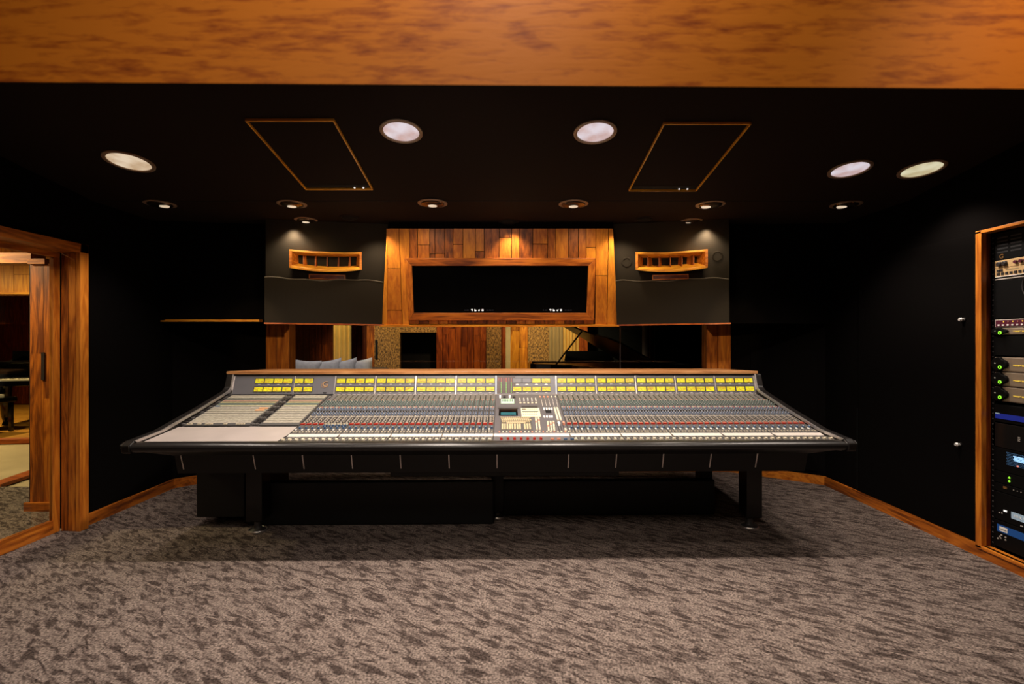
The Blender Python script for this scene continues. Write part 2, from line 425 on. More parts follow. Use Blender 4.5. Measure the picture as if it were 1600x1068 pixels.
# speaker soffit panels
QL = [V(415, 503, 4.0), V(600, 506, 4.2), topz(606, 4.1), topz(415, 3.93)]
QR = [V(963, 506, 4.2), V(1140, 503, 4.0), topz(1139, 3.93), topz(958, 4.1)]
def speaker_panel(name, q, label):
    root = empty(name, tuple(quadpt(q, .5, 0)), label, 'speaker panel')
    mb = MB(); soffit(mb, q, cloth); mb.build('upper_cloth', root)
    nr = (q[1] - q[0]).cross(q[3] - q[0]).normalized(); nr = nr if nr.y < 0 else -nr
    vtop = .43
    a, b, c, d_ = [quadpt(q, *uv) for uv in ((.004, 0), (.985, 0), (.985, vtop), (.004, vtop))]
    mb = MB(); off = nr * .045
    # cloth front, slightly wavy along its top edge
    n = 24; vs = []; fs = []
    for i in range(n + 1):
        u = i / n
        for v in (0, 1):
            p = quadpt([a, b, c, d_], u, v) + off
            if v: p.z += .007 * math.sin(u * 9 + 1) + .004 * math.sin(u * 23)
            vs += [p, p - off * 1.0]
    for i in range(n):
        k = 4 * i
        fs += [(k, k + 4, k + 6, k + 2), (k + 2, k + 6, k + 7, k + 3), (k + 1, k + 3, k + 7, k + 5), (k, k + 1, k + 5, k + 4)]
    fs += [(0, 2, 3, 1), (4 * n, 4 * n + 1, 4 * n + 3, 4 * n + 2)]
    mb.add(vs, fs, cloth); mb.build('lower_cloth', root)
    cr = []
    for i in range(25):
        u = i / 24; p = quadpt([a, b, c, d_], u, 1) + off; cr.append((p.x, p.y, p.z + .007 * math.sin(u * 9 + 1) + .004 * math.sin(u * 23)))
    MB().tube(cr, .004, clothedge, 6).build('lit_cloth_fold', root)  # fold along the top, painted pale as if catching light
    mb = MB(); e = .012
    mb.hexa([q[0] + off + Vector((0, 0, -e)), q[1] + off + Vector((0, 0, -e)), q[1] + Vector((0, .1, -e)), q[0] + Vector((0, .1, -e))],
            [q[0] + off, q[1] + off, q[1] + Vector((0, .1, 0)), q[0] + Vector((0, .1, 0))], redx, .4)
    mb.build('bottom_trim', root)
    return root, nr
spL, nL = speaker_panel('speaker_panel', QL, 'black cloth speaker panel left of the wood-clad screen wall')
spR, nR = speaker_panel('speaker_panel', QR, 'black cloth speaker panel right of the wood-clad screen wall')

def on_quad(q, px, py):
    """point of the quad's plane seen along the ray through a reference pixel (layout measurement)"""
    n = (q[1] - q[0]).cross(q[3] - q[0]); ray = Vector(((px - CX) / F, 1, -(py - CY) / F)); o = Vector((0, 0, CH))
    return o + ray * ((q[0] - o).dot(n) / ray.dot(n))

hornx = wood('horn_wood', 'x', (.30, .10, .006), (.62, .24, .015), (.80, .38, .03))
def horn(q, nr, mirror, label, xs):
    c = on_quad(q, xs, 408)
    root = empty('wooden_horn', tuple(c), label, 'horn speaker')
    ux = (q[1] - q[0]); ux.z = 0; ux.normalize()
    if ux.x < 0: ux = -ux
    out = Vector((ux.y, -ux.x, 0)); up = Vector((0, 0, 1))
    # local frame: P(u right, w up, d out of wall)
    def P(u, w, d): return c + ux * u + up * w + out * d
    W = .285; D = .085; n = 20
    hi = .075; lo = -.058
    def sag(u): return -.026 * (1 - (u / W) ** 2)
    def board(w_in_front, w_out_front, w_in_back, w_out_back, sg, m, tone, name):
        vs = []; fs = []
        for i in range(n + 1):
            u = -W + 2 * W * i / n; s_ = sag(u) * sg; dd = D
            vs += [P(u, w_in_front + s_, dd), P(u, w_out_front + s_, dd), P(u * .93, w_out_back + s_ * .6, -.05), P(u * .93, w_in_back + s_ * .6, -.05)]
        for i in range(n):
            k = 4 * i
            for j in range(4): fs.append((k + j, k + (j + 1) % 4, k + 4 + (j + 1) % 4, k + 4 + j))
        fs += [(3, 2, 1, 0), (4 * n, 4 * n + 1, 4 * n + 2, 4 * n + 3)]
        MB().add(vs, fs, m, tone).build(name, root, bevel=.003)
    board(hi - .018, hi, hi - .045, hi - .02, .35, hornx, .1, 'top_board')
    board(lo + .004, lo - .018, lo + .060, lo + .044, 1.0, hornx, .3, 'bottom_board')
    # flared end boards
    for sgn in (-1, 1):
        vs = []
        for (u, d) in ((W, D), (W - .02, D), (W - .085, -.05), (W - .06, -.05)):
            vs += [P(sgn * u, (lo - .016 if d > 0 else lo + .02), d), P(sgn * u, (hi if d > 0 else hi - .02), d)]
        fs = [(0, 2, 3, 1), (2, 4, 5, 3), (4, 6, 7, 5), (6, 0, 1, 7), (0, 6, 4, 2), (1, 3, 5, 7)]
        MB().add(vs, fs, woodx, .3).build('end_board', root, bevel=.002)
    # throat and vanes
    mb = MB(); a = [P(-W + .06, lo, -.052), P(W - .06, lo, -.052), P(W - .06, hi, -.052), P(-W + .06, hi, -.052)]
    mb.hexa([a[0], a[1], a[1] - out * .02, a[0] - out * .02], [a[3], a[2], a[2] - out * .02, a[3] - out * .02], redx, .1); mb.build('throat', root)
    for k in range(5):
        u = -W + .10 + (2 * W - .20) * (k) / 4
        mb = MB(); mb.hexa([P(u - .004, lo + .0 + sag(u) * .8, D * .35), P(u + .004, lo + sag(u) * .8, D * .35), P(u * .6 + .004, lo + .01, -.05), P(u * .6 - .004, lo + .01, -.05)],
                           [P(u - .004, hi - .025, D * .35), P(u + .004, hi - .025, D * .35), P(u * .6 + .004, hi - .03, -.05), P(u * .6 - .004, hi - .03, -.05)], woodz, -.1)
        mb.build('vane', root)
    return root, P
hL, PL = horn(QL, nL, 1, 'wooden horn with vanes on the left black speaker panel', 512)
hR, PR = horn(QR, nR, -1, 'wooden horn with vanes on the right black speaker panel', 1047)
for (P, lab, s_) in ((PL, 'narrow wood-rimmed slot under the left wooden horn', 1), (PR, 'narrow wood-rimmed slot under the right wooden horn', -1)):
    c = P(0, -.135, 0); root = empty('port_slot', tuple(c), lab, 'vent')
    mb = MB(); hw = .145; hh = .021
    for (u0, u1, w0, w1) in ((-hw, hw, hh - .006, hh), (-hw, hw, -hh, -hh + .006), (-hw, -hw + .006, -hh, hh), (hw - .006, hw, -hh, hh)):
        mb.hexa([P(u0, w0 - .135, .022), P(u1, w0 - .135, .022), P(u1, w0 - .135, -.03), P(u0, w0 - .135, -.03)],
                [P(u0, w1 - .135, .022), P(u1, w1 - .135, .022), P(u1, w1 - .135, -.03), P(u0, w1 - .135, -.03)], woodx, .2)
    mb.build('rim', root)
    mb = MB(); mb.hexa([P(-hw, -hh - .135, .012), P(hw, -hh - .135, .012), P(hw, -hh - .135, -.03), P(-hw, -hh - .135, -.03)],
                       [P(-hw, hh - .135, .012), P(hw, hh - .135, .012), P(hw, hh - .135, -.03), P(-hw, hh - .135, -.03)], redx, -.5)
    mb.build('slot_back', root)
for root, q, nr, pts in ((spL, QL, nL, ((440, 400), (583, 409))), (spR, QR, nR, ((979, 409), (1121, 400)))):
    for (a, b) in pts:
        p = on_quad(q, a, b); MB().ring(p - nr * .002, .028, .044, .005, cloth, 28, ax=nr).build('round_emblem', root)

# centre wood-clad wall with screen
QC = [V(597, 506, 4.2), V(965, 506, 4.2), V(958, 357, 4.03), V(606, 357, 4.03)]
mb = MB(); soffit(mb, QC, black)
t0 = Vector((QC[3].x - .0, QC[3].y, QC[3].z)); t1 = QC[2]
mb.hexa([t0 + Vector((0, .02, 0)), t1 + Vector((0, .02, 0)), Vector((t1.x, BW, t1.z)), Vector((t0.x, BW, t0.z))],
        [Vector((t0.x, 4.05, 2.3)), Vector((t1.x, 4.05, 2.3)), Vector((t1.x, BW, 2.3)), Vector((t0.x, BW, 2.3))], black)
struct(mb.build('wall_screen_backing', org=(0, 4.3, 1.5)))
nC = (QC[1] - QC[0]).cross(QC[3] - QC[0]).normalized(); nC = nC if nC.y < 0 else -nC
def Zc(zx, zy): return on_quad(QC, 590 + zx / 4.103, 340 + zy / 4.103)
pan = empty('wood_paneling', tuple(Zc(785, 685)), 'orange plank cladding around the wide black screen', 'wood paneling')
planks = MB()
def plank(x0a, x1a, ya, x0b, x1b, yb, tone, th=.014):     # top edge ya, bottom edge yb
    g = 1.9
    p = [Zc(x0b + g, yb - g), Zc(x1b - g, yb - g), Zc(x1a - g, ya + g), Zc(x0a + g, ya + g)]
    o = nC * (th + random.uniform(0, .003))
    planks.hexa([p[0] + o, p[1] + o, p[1], p[0]], [p[3] + o, p[2] + o, p[2], p[3]], cladz, tone)
def tn(): return random.uniform(-.32, .38)
cols = [(205, 258, []), (258, 335, [173]), (335, 370, [232]), (370, 432, [230]), (432, 485, []), (485, 548, [170]), (548, 628, []), (628, 683, [215]), (683, 780, []), (780, 860, [127]),
        (860, 910, []), (910, 995, []), (995, 1090, [168]), (1090, 1140, []), (1140, 1222, []), (1222, 1285, []), (1285, 1335, []), (1335, 1398, [190])]
for (a, b, br_) in cols:
    ys = [68] + br_ + [262]
    for i in range(len(ys) - 1): plank(a, b, ys[i], a, b, ys[i + 1], tn())
def xl(x, y, k): return x - (y - 68) / 617 * k           # side planks lean outwards towards the bottom
for (a, b, br_, ka, kb) in ((62, 140, [325, 590], 0, -22), (140, 205, [], -22, 0)):
    ys = [68] + br_ + [685]
    for i in range(len(ys) - 1):
        plank(xl(a, ys[i], ka), xl(b, ys[i], kb), ys[i], xl(a, ys[i + 1], ka), xl(b, ys[i + 1], kb), ys[i + 1], .25 + tn() * .4)
plank(62, 62, 68, 28, 68, 685, .45); plank(62, 66, 68, 28, 66, 685, .5, .02)
for (a, b, br_, ka, kb) in ((1398, 1478, [370], 5, 10), (1478, 1508, [], 10, -30)):
    ys = [68] + br_ + [685]
    for i in range(len(ys) - 1):
        plank(xl(a, ys[i], ka), xl(b, ys[i], kb), ys[i], xl(a, ys[i + 1], ka), xl(b, ys[i + 1], kb), ys[i + 1], .2 + tn() * .5)
for i, a in enumerate(range(205, 1390, 62)):
    b = min(a + 62, 1392); plank(a, b, 640, a, b, 680, tn() - .1)
planks.build('plank_cladding', pan, bevel=.0015, seg=1)
mb = MB(); o1 = nC * .05
a, b = Zc(22, 692), Zc(1540, 692); a2, b2 = Zc(22, 682), Zc(1540, 682)
mb.hexa([a + o1, b + o1, b, a], [a2 + o1, b2 + o1, b2, a2], honx, .35); mb.build('bottom_trim', pan)
scr = empty('wide_screen', tuple(Zc(785, 630)), 'wide black screen in an orange wood frame above the window', 'screen')
def bar(pts, th, m, tone, name, base=.0):
    o = nC * th; bz = nC * base
    mb = MB(); mb.hexa([pts[0] + o, pts[1] + o, pts[1] + bz, pts[0] + bz], [pts[3] + o, pts[2] + o, pts[2] + bz, pts[3] + bz], m, tone); return mb.build(name, scr, bevel=.003)
O = [Zc(205, 652), Zc(1383, 652), Zc(1393, 258), Zc(180, 258)]; I = [Zc(237, 606), Zc(1335, 606), Zc(1347, 306), Zc(225, 306)]
bar([I[3], I[2], O[2], O[3]], .042, woodx, -.05, 'frame_rail', .01); bar([O[0], O[1], I[1], I[0]], .042, woodx, -.1, 'frame_rail', .01)
bar([O[0], I[0], I[3], O[3]], .042, woodz, .25, 'frame_stile', .01); bar([I[1], O[1], O[2], I[2]], .042, woodz, .2, 'frame_stile', .01)
bar([Zc(215, 615), Zc(1360, 615), Zc(1365, 296), Zc(210, 296)], .024, screenm, 0, 'display_glass', .016)
rt = (QC[1] - QC[0]).normalized(); upc = rt.cross(nC); upc = upc if upc.z > 0 else -upc
def scrpt(px, dz=0): return on_quad(QC, px, 483.5) + nC * .0255
ic = MB()
for x0 in (0, 121.8):
    for k, dx in enumerate((737.9, 743.2, 749, 754.3)):
        c = scrpt(dx + x0); s_ = .008
        def q4(u0, w0, u1, w1):
            vs = [c + rt * u0 + upc * w0, c + rt * u1 + upc * w0, c + rt * u1 + upc * w1, c + rt * u0 + upc * w1]
            ic.add(vs, [(0, 1, 2, 3)], iconm)
        if k == 0: q4(-s_, -.001, s_, s_); q4(0, -s_, .004, 0)          # camera style badge
        elif k == 1: q4(-s_, -s_, -.003, s_); q4(-.003, -s_, s_, .003)   # letter style badge
        elif k == 2:                                                     # bird style badge
            vs = [c + rt * a + upc * b for a, b in ((-.008, -.006), (.003, -.007), (.009, .008), (.001, .002), (-.008, .004))]
            ic.add(vs, [(0, 1, 2, 3, 4)], iconm)
        else: q4(-s_, -.007, s_, .007)
o = ic.build('screen_icon', scr); tag(o, kind='stuff')
ic = MB()
for x0 in (0, 121.8):
    for (a, b) in ((726, 728), (729, 733), (760, 763), (764, 768), (769, 771)):
        c = scrpt(a + x0); e = scrpt(b + x0)
        ic.add([c - upc * .002, e - upc * .002, e + upc * .002, c + upc * .002], [(0, 1, 2, 3)], dimicon)
tag(ic.build('caption_text', scr), kind='stuff')

# ------------------------------------------------------------------ window between control room and live room
win = struct(MB().box((-2.22, BW + .03, .98), (1.082, BW + .038, 1.47), glass).build('window_1', org=(-.5, BW, .98)))
win2 = struct(MB().box((1.088, BW + .03, .98), (1.95, BW + .038, 1.47), glass).build('window_2', org=(1.5, BW, .98)))
MB().box((1.0815, BW + .026, .98), (1.0885, BW + .042, 1.47), lav).build('window_seam', win)
w = MB()
for (x0, x1, t) in ((-2.43, -2.325, .2), (-2.322, -2.20, .3), (1.93, 2.035, .05), (2.038, 2.16, .32)):
    w.box((x0, BW - .04 if abs(x0) > 2.1 or x0 > 2 else BW - .02, .0 if False else .95), (x1, BW + .1, 1.47), woodz, t)
struct(w.build('trim_2', org=(0, BW, .95), bevel=.002))
struct(MB().box((-2.43, BW - .08, .95), (2.16, BW + .12, .98), woodx, .0).build('trim_3', org=(0, BW, .95)))

# ------------------------------------------------------------------ ceiling hatches and lamps
slope_n = Vector((0, -.131, -1)).normalized()
def ceil_pt(px, py):
    if py < 314:
        Y = 1.45 / ((CY - py) / F + .131)
    else:
        Y = 1.0 * F / (CY - py)
    return at(px, py, Y)
def hatch(cs, label, dots):
    P4 = [ceil_pt(*c) for c in cs]           # near-left, near-right, far-right, far-left
    c = sum(P4, Vector()) / 4; root = empty('ceiling_panel', tuple(c), label, 'ceiling panel')
    t = .0065
    for i in range(4):
        a, b = P4[i], P4[(i + 1) % 4]; d = (b - a).normalized(); n = d.cross(slope_n).normalized()
        if n.dot(c - a) < 0: n = -n
        dn = slope_n * .014
        mb = MB(); mb.hexa([a + dn, b + dn, b + n * t + dn, a + n * t + dn], [a, b, b + n * t, a + n * t], hornx, .5)
        mb.build('trim_strip', root)
    ins = [p + (c - p).normalized() * .016 + slope_n * .003 for p in P4]
    MB().add(ins + [p - slope_n * .002 for p in ins], [(0, 1, 2, 3), (4, 5, 6, 7)], blackceil).build('panel_cloth', root)
    # black rail with two tiny bright fittings along the far edge
    a, b = P4[3], P4[2]
    for t_ in dots:
        p = a.lerp(b, t_) + Vector((0, -.035, 0)) + slope_n * .006
        MB().cyl(p, .006, .005, whiteled, 10, ax=slope_n).build('small_lamp', root)
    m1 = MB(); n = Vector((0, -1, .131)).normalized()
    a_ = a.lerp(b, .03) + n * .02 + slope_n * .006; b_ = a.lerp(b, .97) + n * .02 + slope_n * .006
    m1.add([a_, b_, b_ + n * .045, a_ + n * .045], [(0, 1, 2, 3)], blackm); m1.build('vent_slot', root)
hatch([(383, 185), (522, 185), (583, 294), (478, 294)], 'wood-trimmed black ceiling panel on the left side', (.75, .88))
hatch([(1037, 190), (1174, 190), (1088, 296), (982, 296)], 'wood-trimmed black ceiling panel on the right side', (.72, .84))

def spot(loc, tgt, power, size=100, blend=.5, col=(1, .86, .74), r=.05):
    l = bpy.data.lights.new('spot', 'SPOT'); l.energy = power; l.spot_size = math.radians(size); l.spot_blend = blend
    l.color = col; l.shadow_soft_size = r
    o = bpy.data.objects.new('spot_lamp', l); COL.objects.link(o); o.location = loc
    d = Vector(tgt) - Vector(loc); o.rotation_euler = d.to_track_quat('-Z', 'Y').to_euler(); return o
def point(loc, pw, col=(1, .72, .38), r=.15):
    l = bpy.data.lights.new('pt', 'POINT'); l.energy = pw; l.color = col; l.shadow_soft_size = r
    o = bpy.data.objects.new('added_fill', l); COL.objects.link(o); o.location = loc; return o
BIG = [(627, 205, 66, lens_cool, 'large round ceiling light between the left ceiling panel and center', 330),
       (930, 206, 67, lens_cool, 'large round ceiling light just left of the right ceiling panel', 330),
       (202, 252, 68, lens_warm, 'large warm ceiling light at the far left, above the door side', 95),
       (1328, 264, 60, lens_cool, 'large round ceiling light right of the right ceiling panel', 90),
       (1440, 264, 62, lens_green, 'large pale ceiling light nearest the right wall', 60)]
for (px, py, wpx, lm, lab, pw) in BIG:
    c = ceil_pt(px, py); R = wpx / 2 / F * c.y
    root = empty('ceiling_light', tuple(c), lab, 'ceiling light', 'large downlights in the sloped ceiling')
    MB().ring(c, R * .84, R, .010, cantrim, 40, ax=slope_n).build('trim_ring', root, smooth=True)
    MB().lathe([(R * .84, .001), (R * .80, .004), (R * .5, .007), (.001, .009)], c, lm, 40, ax=slope_n).build('lens', root, smooth=True)
    tgt = (c.x * .96, c.y + .12, 0)
    spot(c + slope_n * .05, tgt, pw * .56, 125, .55, r=.045)
for i, (px, py, wpx, lab) in enumerate([
    (250, 318, 44, 'small recessed ceiling light, leftmost of the back row over the console'),
    (456, 318, 44, 'small recessed ceiling light below the left ceiling panel'),
    (676, 317, 46, 'small recessed ceiling light above the left part of the screen wall'),
    (896, 318, 46, 'small recessed ceiling light above the right part of the screen wall'),
    (1110, 319, 44, 'small recessed ceiling light below the right ceiling panel'),
    (1322, 319, 44, 'small recessed ceiling light, rightmost of the back row over the console'),
    (478, 343, 34, 'small ceiling light near the soffit above the left wooden horn'),
    (546, 339, 30, 'dark unlit ceiling light between the left horn and the screen wall'),
    (1007, 341, 30, 'dark unlit ceiling light between the screen wall and the right horn'),
    (1080, 345, 34, 'small ceiling light near the soffit above the right wooden horn'),
    (795, 346, 32, 'faint ceiling light centered just above the wood-clad screen wall')]):
    c = ceil_pt(px, py); c.z = 2.30; R = wpx / 2 / F * c.y
    root = empty('recessed_light', tuple(c), lab, 'ceiling light', 'small recessed lights in the flat ceiling')
    dn = Vector((0, 0, -1)); dim = i in (7, 8, 10)
    MB().ring(c, R * .80, R, .008, blackceil if dim else cantrim, 32, ax=dn).build('trim_ring', root, smooth=True)
    MB().lathe([(R * .80, .0005), (R * .76, .012), (R * .55, .020), (.001, .024)], c, blackm if dim else candark, 28, ax=dn).build('reflector', root, smooth=True)
    if not dim:
        sx = 1 if px < 400 else -1 if px > 1000 else 0
        if px in (1322, 1110): sx = -1
        MB().lathe([(R * .36, 0), (R * .30, .012), (.001, .016)], c + Vector((sx * R * .3, .0, -.012)), lens_warm, 20, ax=dn).build('bulb', root, smooth=True)

# lamps in the flat row: aimed down at the console and the soffit wall
ROW = [(-2.57, 3.5), (-1.61, 3.5), (-.58, 3.5), (.45, 3.5), (1.45, 3.5), (2.44, 3.5)]
for i, (x, y) in enumerate(ROW):
    spot((x, y, 2.24), (x * .97, y - .15, 0), (12, 15, 15, 15, 15, 12)[i], 105, .6, col=(1, .87, .76), r=.03)
for (x, pw) in ((-1.71, 9), (1.5, 8)):
    spot((x, 3.62, 2.2), (x, 4.05, 1.6), pw, 120, .9, col=(1, .76, .46), r=.07)
for (x, pw) in ((-1.80, 16), (-1.1, 14), (.0, 16), (.9, 14), (1.60, 16)):
    spot((x, 3.93, 2.22), (x, 4.22, 0), pw, 120, .7, col=(1, .80, .58), r=.03)
for (x, pw) in ((-.72, 10), (.0, 1.5), (.6, 10)):
    spot((x, 3.62, 2.2), (x, 4.1, 1.6), pw, 120, .9, col=(1, .76, .46), r=.05)
# lamps over the camera side of the room
for (x, y, pw) in ((-1.7, 1.0, 55), (.0, .75, 65), (1.7, 1.0, 60), (-1.2, 1.9, 40), (1.6, 2.0, 45)):
    spot((x, y, ceil_h(y) - .06), (x, y + .1, 0), pw * .55, 130, .6, r=.06)

for (x, tx_) in ((-1.7, -2.32), (1.4, 2.04)):
    spot((x, 1.15, 2.05), (tx_, 4.74, 1.2), 110, 13, .5, col=(1, .74, .42), r=.03)  # added spots without a fixture, to light the window jambs
spot((-.4, 1.15, 2.15), (-.2, 3.75, .95), 42, 95, .9, col=(1, .88, .78), r=.08)  # added front fill for the console and meter bridge, no fixture
for x in (-1.2, 0, 1.1): point((x, 3.55, 1.95), 1.1, (1, .62, .36), .1)  # added fills for a brown glow on the flat ceiling and cladding
# near wood header
mb = MB(); YB = .92
zl = CH + (532 - 129) / F * YB; zr = CH + (532 - 136) / F * YB
mb.hexa([(-2.98, YB, zl + .0145), (2.81, YB, zr - .0145), (2.81, YB + .06, zr - .0145 + .042), (-2.98, YB + .06, zl + .0145 + .042)],
        [(-2.98, YB, zl + .62), (2.81, YB, zl + .62), (2.81, YB + .06, zl + .62), (-2.98, YB + .06, zl + .62)], beamx, 0)
beam = mb.build('header_beam', org=(0, YB, zl)); tag(beam, 'thick orange wood header beam spanning the top of the view', 'beam')
spot((-.5, -.45, 2.15), (-.5, YB, 2.0), 20, 150, .6, col=(1, .80, .52), r=.15)
spot((1.1, .35, 2.2), (1.15, YB, 1.85), 12, 90, .8, col=(1, .70, .36), r=.08)

# ------------------------------------------------------------------ left door opening
dr = empty('door_1', (LX - .05, 2.0, 0)); struct(dr)
MB().box((-3.080, 3.280, 0), (-3.030, 3.32, 1.90), woodz, -.15).box((-3.028, 3.275, 0), (-2.975, 3.32, 1.90), woodz, .15).box((-2.972, 3.27, 0), (-2.94, 3.335, 1.962), woodz, .4).build('jamb', dr, bevel=.003)
MB().box((-3.085, .3, 1.90), (-2.94, 3.335, 1.962), woody, .0).build('header', dr, bevel=.003)
MB().box((-3.12, .3, 1.865), (-3.09, 3.283, 1.90), woody, .15).build('top_rail', dr, bevel=.003)
MB().box((-3.12, 3.235, .0), (-3.090, 3.283, 1.865), woodz, .25).build('stile', dr, bevel=.003)
MB().box((-3.12, .3, 0), (-3.09, 3.235, .09), woody, .1).build('bottom_rail', dr, bevel=.003)
MB().box((-3.110, .3, .09), (-3.102, 3.235, 1.865), glass).build('glass_pane', dr)
struct(MB().box((-3.72, 3.70, .0), (-3.15, 3.84, 1.89), blackm).build('wall_side_stub', org=(-3.4, 3.75, 0)))
stub = MB()
for (x0, x1, z0, z1, t) in ((-3.69, -3.585, 0, 1.2, -.15), (-3.69, -3.585, 1.2, 1.89, -.35), (-3.585, -3.50, .0, .86, .1), (-3.585, -3.50, .86, 1.89, -.3), (-3.50, -3.40, 0, 1.0, .15), (-3.50, -3.40, 1.0, 1.89, -.2), (-3.40, -3.16, 0, 1.89, -.2)):
    stub.box((x0, 3.675, z0), (x1 - .003, 3.70, z1), woodz, t)
so = stub.build('wood_paneling', org=(-3.4, 3.69, 0)); tag(so, 'brown vertical planks on the wall end seen through the left glass door', 'wood paneling')
MB().box((-3.60, 3.668, 1.0), (-3.575, 3.676, 1.21), blackm).build('pull_recess', so)
struct(MB().box((-3.72, 3.655, 0), (-3.16, 3.675, .065), woodx, -.1).build('baseboard_side', org=(-3.4, 3.66, 0)))
mb = MB().box((-8.5, 3.68, 1.895), (-3.69, 3.80, 1.975), woodx, .3); mb.box((-3.69, 3.655, 1.885), (-3.56, 3.70, 1.925), woodx, .1)
tag(mb.build('header_beam', org=(-4, 3.7, 1.9)), 'honey wood lintel beyond the left glass door, above the dark opening', 'beam')
mb = MB(); x = -8.0
while x < -3.9:
    x1 = x + random.uniform(.13, .24)
    zb = random.choice([None, 1.92, 1.98])
    if zb: mb.box((x, 4.5, 1.75), (x1 - .004, 4.52, zb), honz, random.uniform(-.1, .5)); mb.box((x, 4.5, zb + .003), (x1 - .004, 4.52, 2.6), honz, random.uniform(-.1, .5))
    else: mb.box((x, 4.5, 1.75), (x1 - .004, 4.52, 2.6), honz, random.uniform(-.1, .5))
    x = x1
mb.box((-8, 4.52, 1.73), (-3.8, 4.6, 2.6), honx, .2); mb.box((-8, 4.485, 1.735), (-3.8, 4.5, 1.755), honx, .6)
tag(mb.build('wood_paneling', org=(-5, 4.5, 1.75)), 'bright orange plank header beyond the lintel at the far left', 'wood paneling')

# ------------------------------------------------------------------ live room beyond the glass
FY = 9.9
struct(MB().add([(-12.5, 5.4, -.012), (-4.7, 6.35, -.012), (4.6, 6.35, -.012), (4.6, FY, -.012), (-12.5, FY, -.012)], [(0, 1, 2, 3, 4)], parquet).build('floor_live_room', org=(0, 7, 0)))
struct(MB().add([(-12.5, 4.28, -.02), (4.6, 4.28, -.02), (4.6, 6.5, -.02), (-4.7, 6.5, -.02), (-12.5, 5.5, -.02)], [(0, 1, 2, 3, 4)], sandf).build('floor_passage', org=(-6, 5, 0)))
mb = MB(); mb.hexa([(-12.5, 5.36, -.01), (-4.7, 6.31, -.01), (-4.7, 6.43, -.01), (-12.5, 5.48, -.01)], [(-12.5, 5.36, .045), (-4.7, 6.31, .045), (-4.7, 6.43, .045), (-12.5, 5.48, .045)], redx, .3)
mb.hexa([(-4.68, 4.28, -.01), (-4.56, 4.28, -.01), (-4.85, 6.3, -.01), (-5.1, 6.25, -.01)], [(-4.68, 4.28, .02), (-4.56, 4.28, .02), (-4.85, 6.3, .02), (-5.1, 6.25, .02)], redx, .3)
struct(mb.build('trim_4', org=(-6, 5.5, 0)))
struct(MB().box((-12.6, -1.6, 0), (-12.5, FY, 3.0), redx, -.4).build('wall_far_left', org=(-12.5, 5, 0)))
struct(MB().box((4.5, 4.9, 0), (4.6, FY, 3.0), blackm).build('wall_far_right', org=(4.5, 7, 0)))
struct(MB().box((-12.5, -1.6, 2.6), (-3.15, 4.78, 2.65), blackm).box((-12.5, 4.78, 2.6), (4.6, FY, 2.65), blackm).build('ceiling_live_room', org=(-4, 7, 2.6)))
mb = MB(); x = -12.5
while x < 4.5:
    x1 = x + .16; mb.box((x, FY - .03, 0), (x1 - .006, FY, 2.6), redz, random.uniform(-.55, -.35)); x = x1
mb.box((-12.5, FY, 0), (4.6, FY + .1, 2.6), blackm)
struct(mb.build('wall_far', org=(0, FY, 0)))

def slab(name, x0, x1, Y, m, label, cat, z1=2.3, tone=0., planks_=0, z0=0, dep=.06):
    a = (x0 - CX) / F * Y; b = (x1 - CX) / F * Y; mb = MB()
    if planks_:
        n = planks_
        cuts = [a + (b - a) * i / n for i in range(n + 1)]
        for i in range(n):
            z = random.uniform(1.15, 1.7)
            mb.box((cuts[i], Y, z0), (cuts[i + 1] - .006, Y + dep, z), m, tone + random.uniform(-.2, .3))
            mb.box((cuts[i], Y, z + .004), (cuts[i + 1] - .006, Y + dep, z1), m, tone + random.uniform(-.2, .3))
    else: mb.box((a, Y, z0), (b, Y + dep, z1), m, tone)
    return tag(mb.build(name, org=((a + b) / 2, Y, z0)), label, cat)
def drape(x0, x1, Y, m, label, folds, amp=.03, z1=2.3):
    a = (x0 - CX) / F * Y; b = (x1 - CX) / F * Y; n = folds * 8; vs = []; fs = []
    for i in range(n + 1):
        u = i / n; x = a + (b - a) * u; y = Y + amp * math.sin(u * folds * 2 * math.pi)
        vs += [(x, y, .02), (x, y, z1), (x, y + .012, z1), (x, y + .012, .02)]
    for i in range(n):
        k = 4 * i
        for j in range(4): fs.append((k + j, k + (j + 1) % 4, k + 4 + (j + 1) % 4, k + 4 + j))
    o = MB().add(vs, fs, m).build('curtain', org=((a + b) / 2, Y, 0), smooth=True); return tag(o, label, 'curtain')
drape(521, 549, 8.2, curt, 'pale yellow pleated curtain behind the row of grey pillows', 4)
slab('wood_paneling', 455, 522, 8.6, redz, 'dark maroon plank wall section left of the yellow curtain', 'wood paneling', tone=-.6, planks_=7)
slab('acoustic_panel', 549, 573, 8.6, redz, 'dark maroon wall section right of the yellow curtain', 'wall panel', tone=-.65, planks_=3)
slab('wood_post', 573, 585, 7.6, woodz, 'brown wood door edge left of the rough golden panel', 'post', tone=-.2)
mb = MB(); Y_ = 7.6; xa, xb, xc = xat(585, Y_), xat(625, Y_), xat(682, Y_)
mb.box((xa, Y_, 0), (xb, Y_ + .06, 2.3), corkm); mb.box((xb, Y_, CH + 13 / F * Y_), (xc, Y_ + .06, 2.3), corkm)
gp = tag(mb.build('acoustic_panel', org=(xa, Y_, 0)), 'rough golden textured panel around the black doorway in the far room', 'wall panel')
MB().box((xat(586.5, Y_), Y_ - .01, 1.3 - 28 / F * Y_), (xat(590.5, Y_), Y_, 1.31), blackm).build('pull_slot', gp)
slab('dark_doorway', 625, 682, 8.0, blackm, 'black doorway in the far room between rough panel and red planks', 'doorway', z1=1.6)
slab('wood_paneling', 682, 760, 7.6, redz, 'reddish brown vertical plank wall right of the black doorway', 'wood paneling', tone=.1, planks_=8)
slab('acoustic_panel', 760, 783, 7.55, corkm, 'narrow dark textured strip right of the red plank wall', 'wall panel')
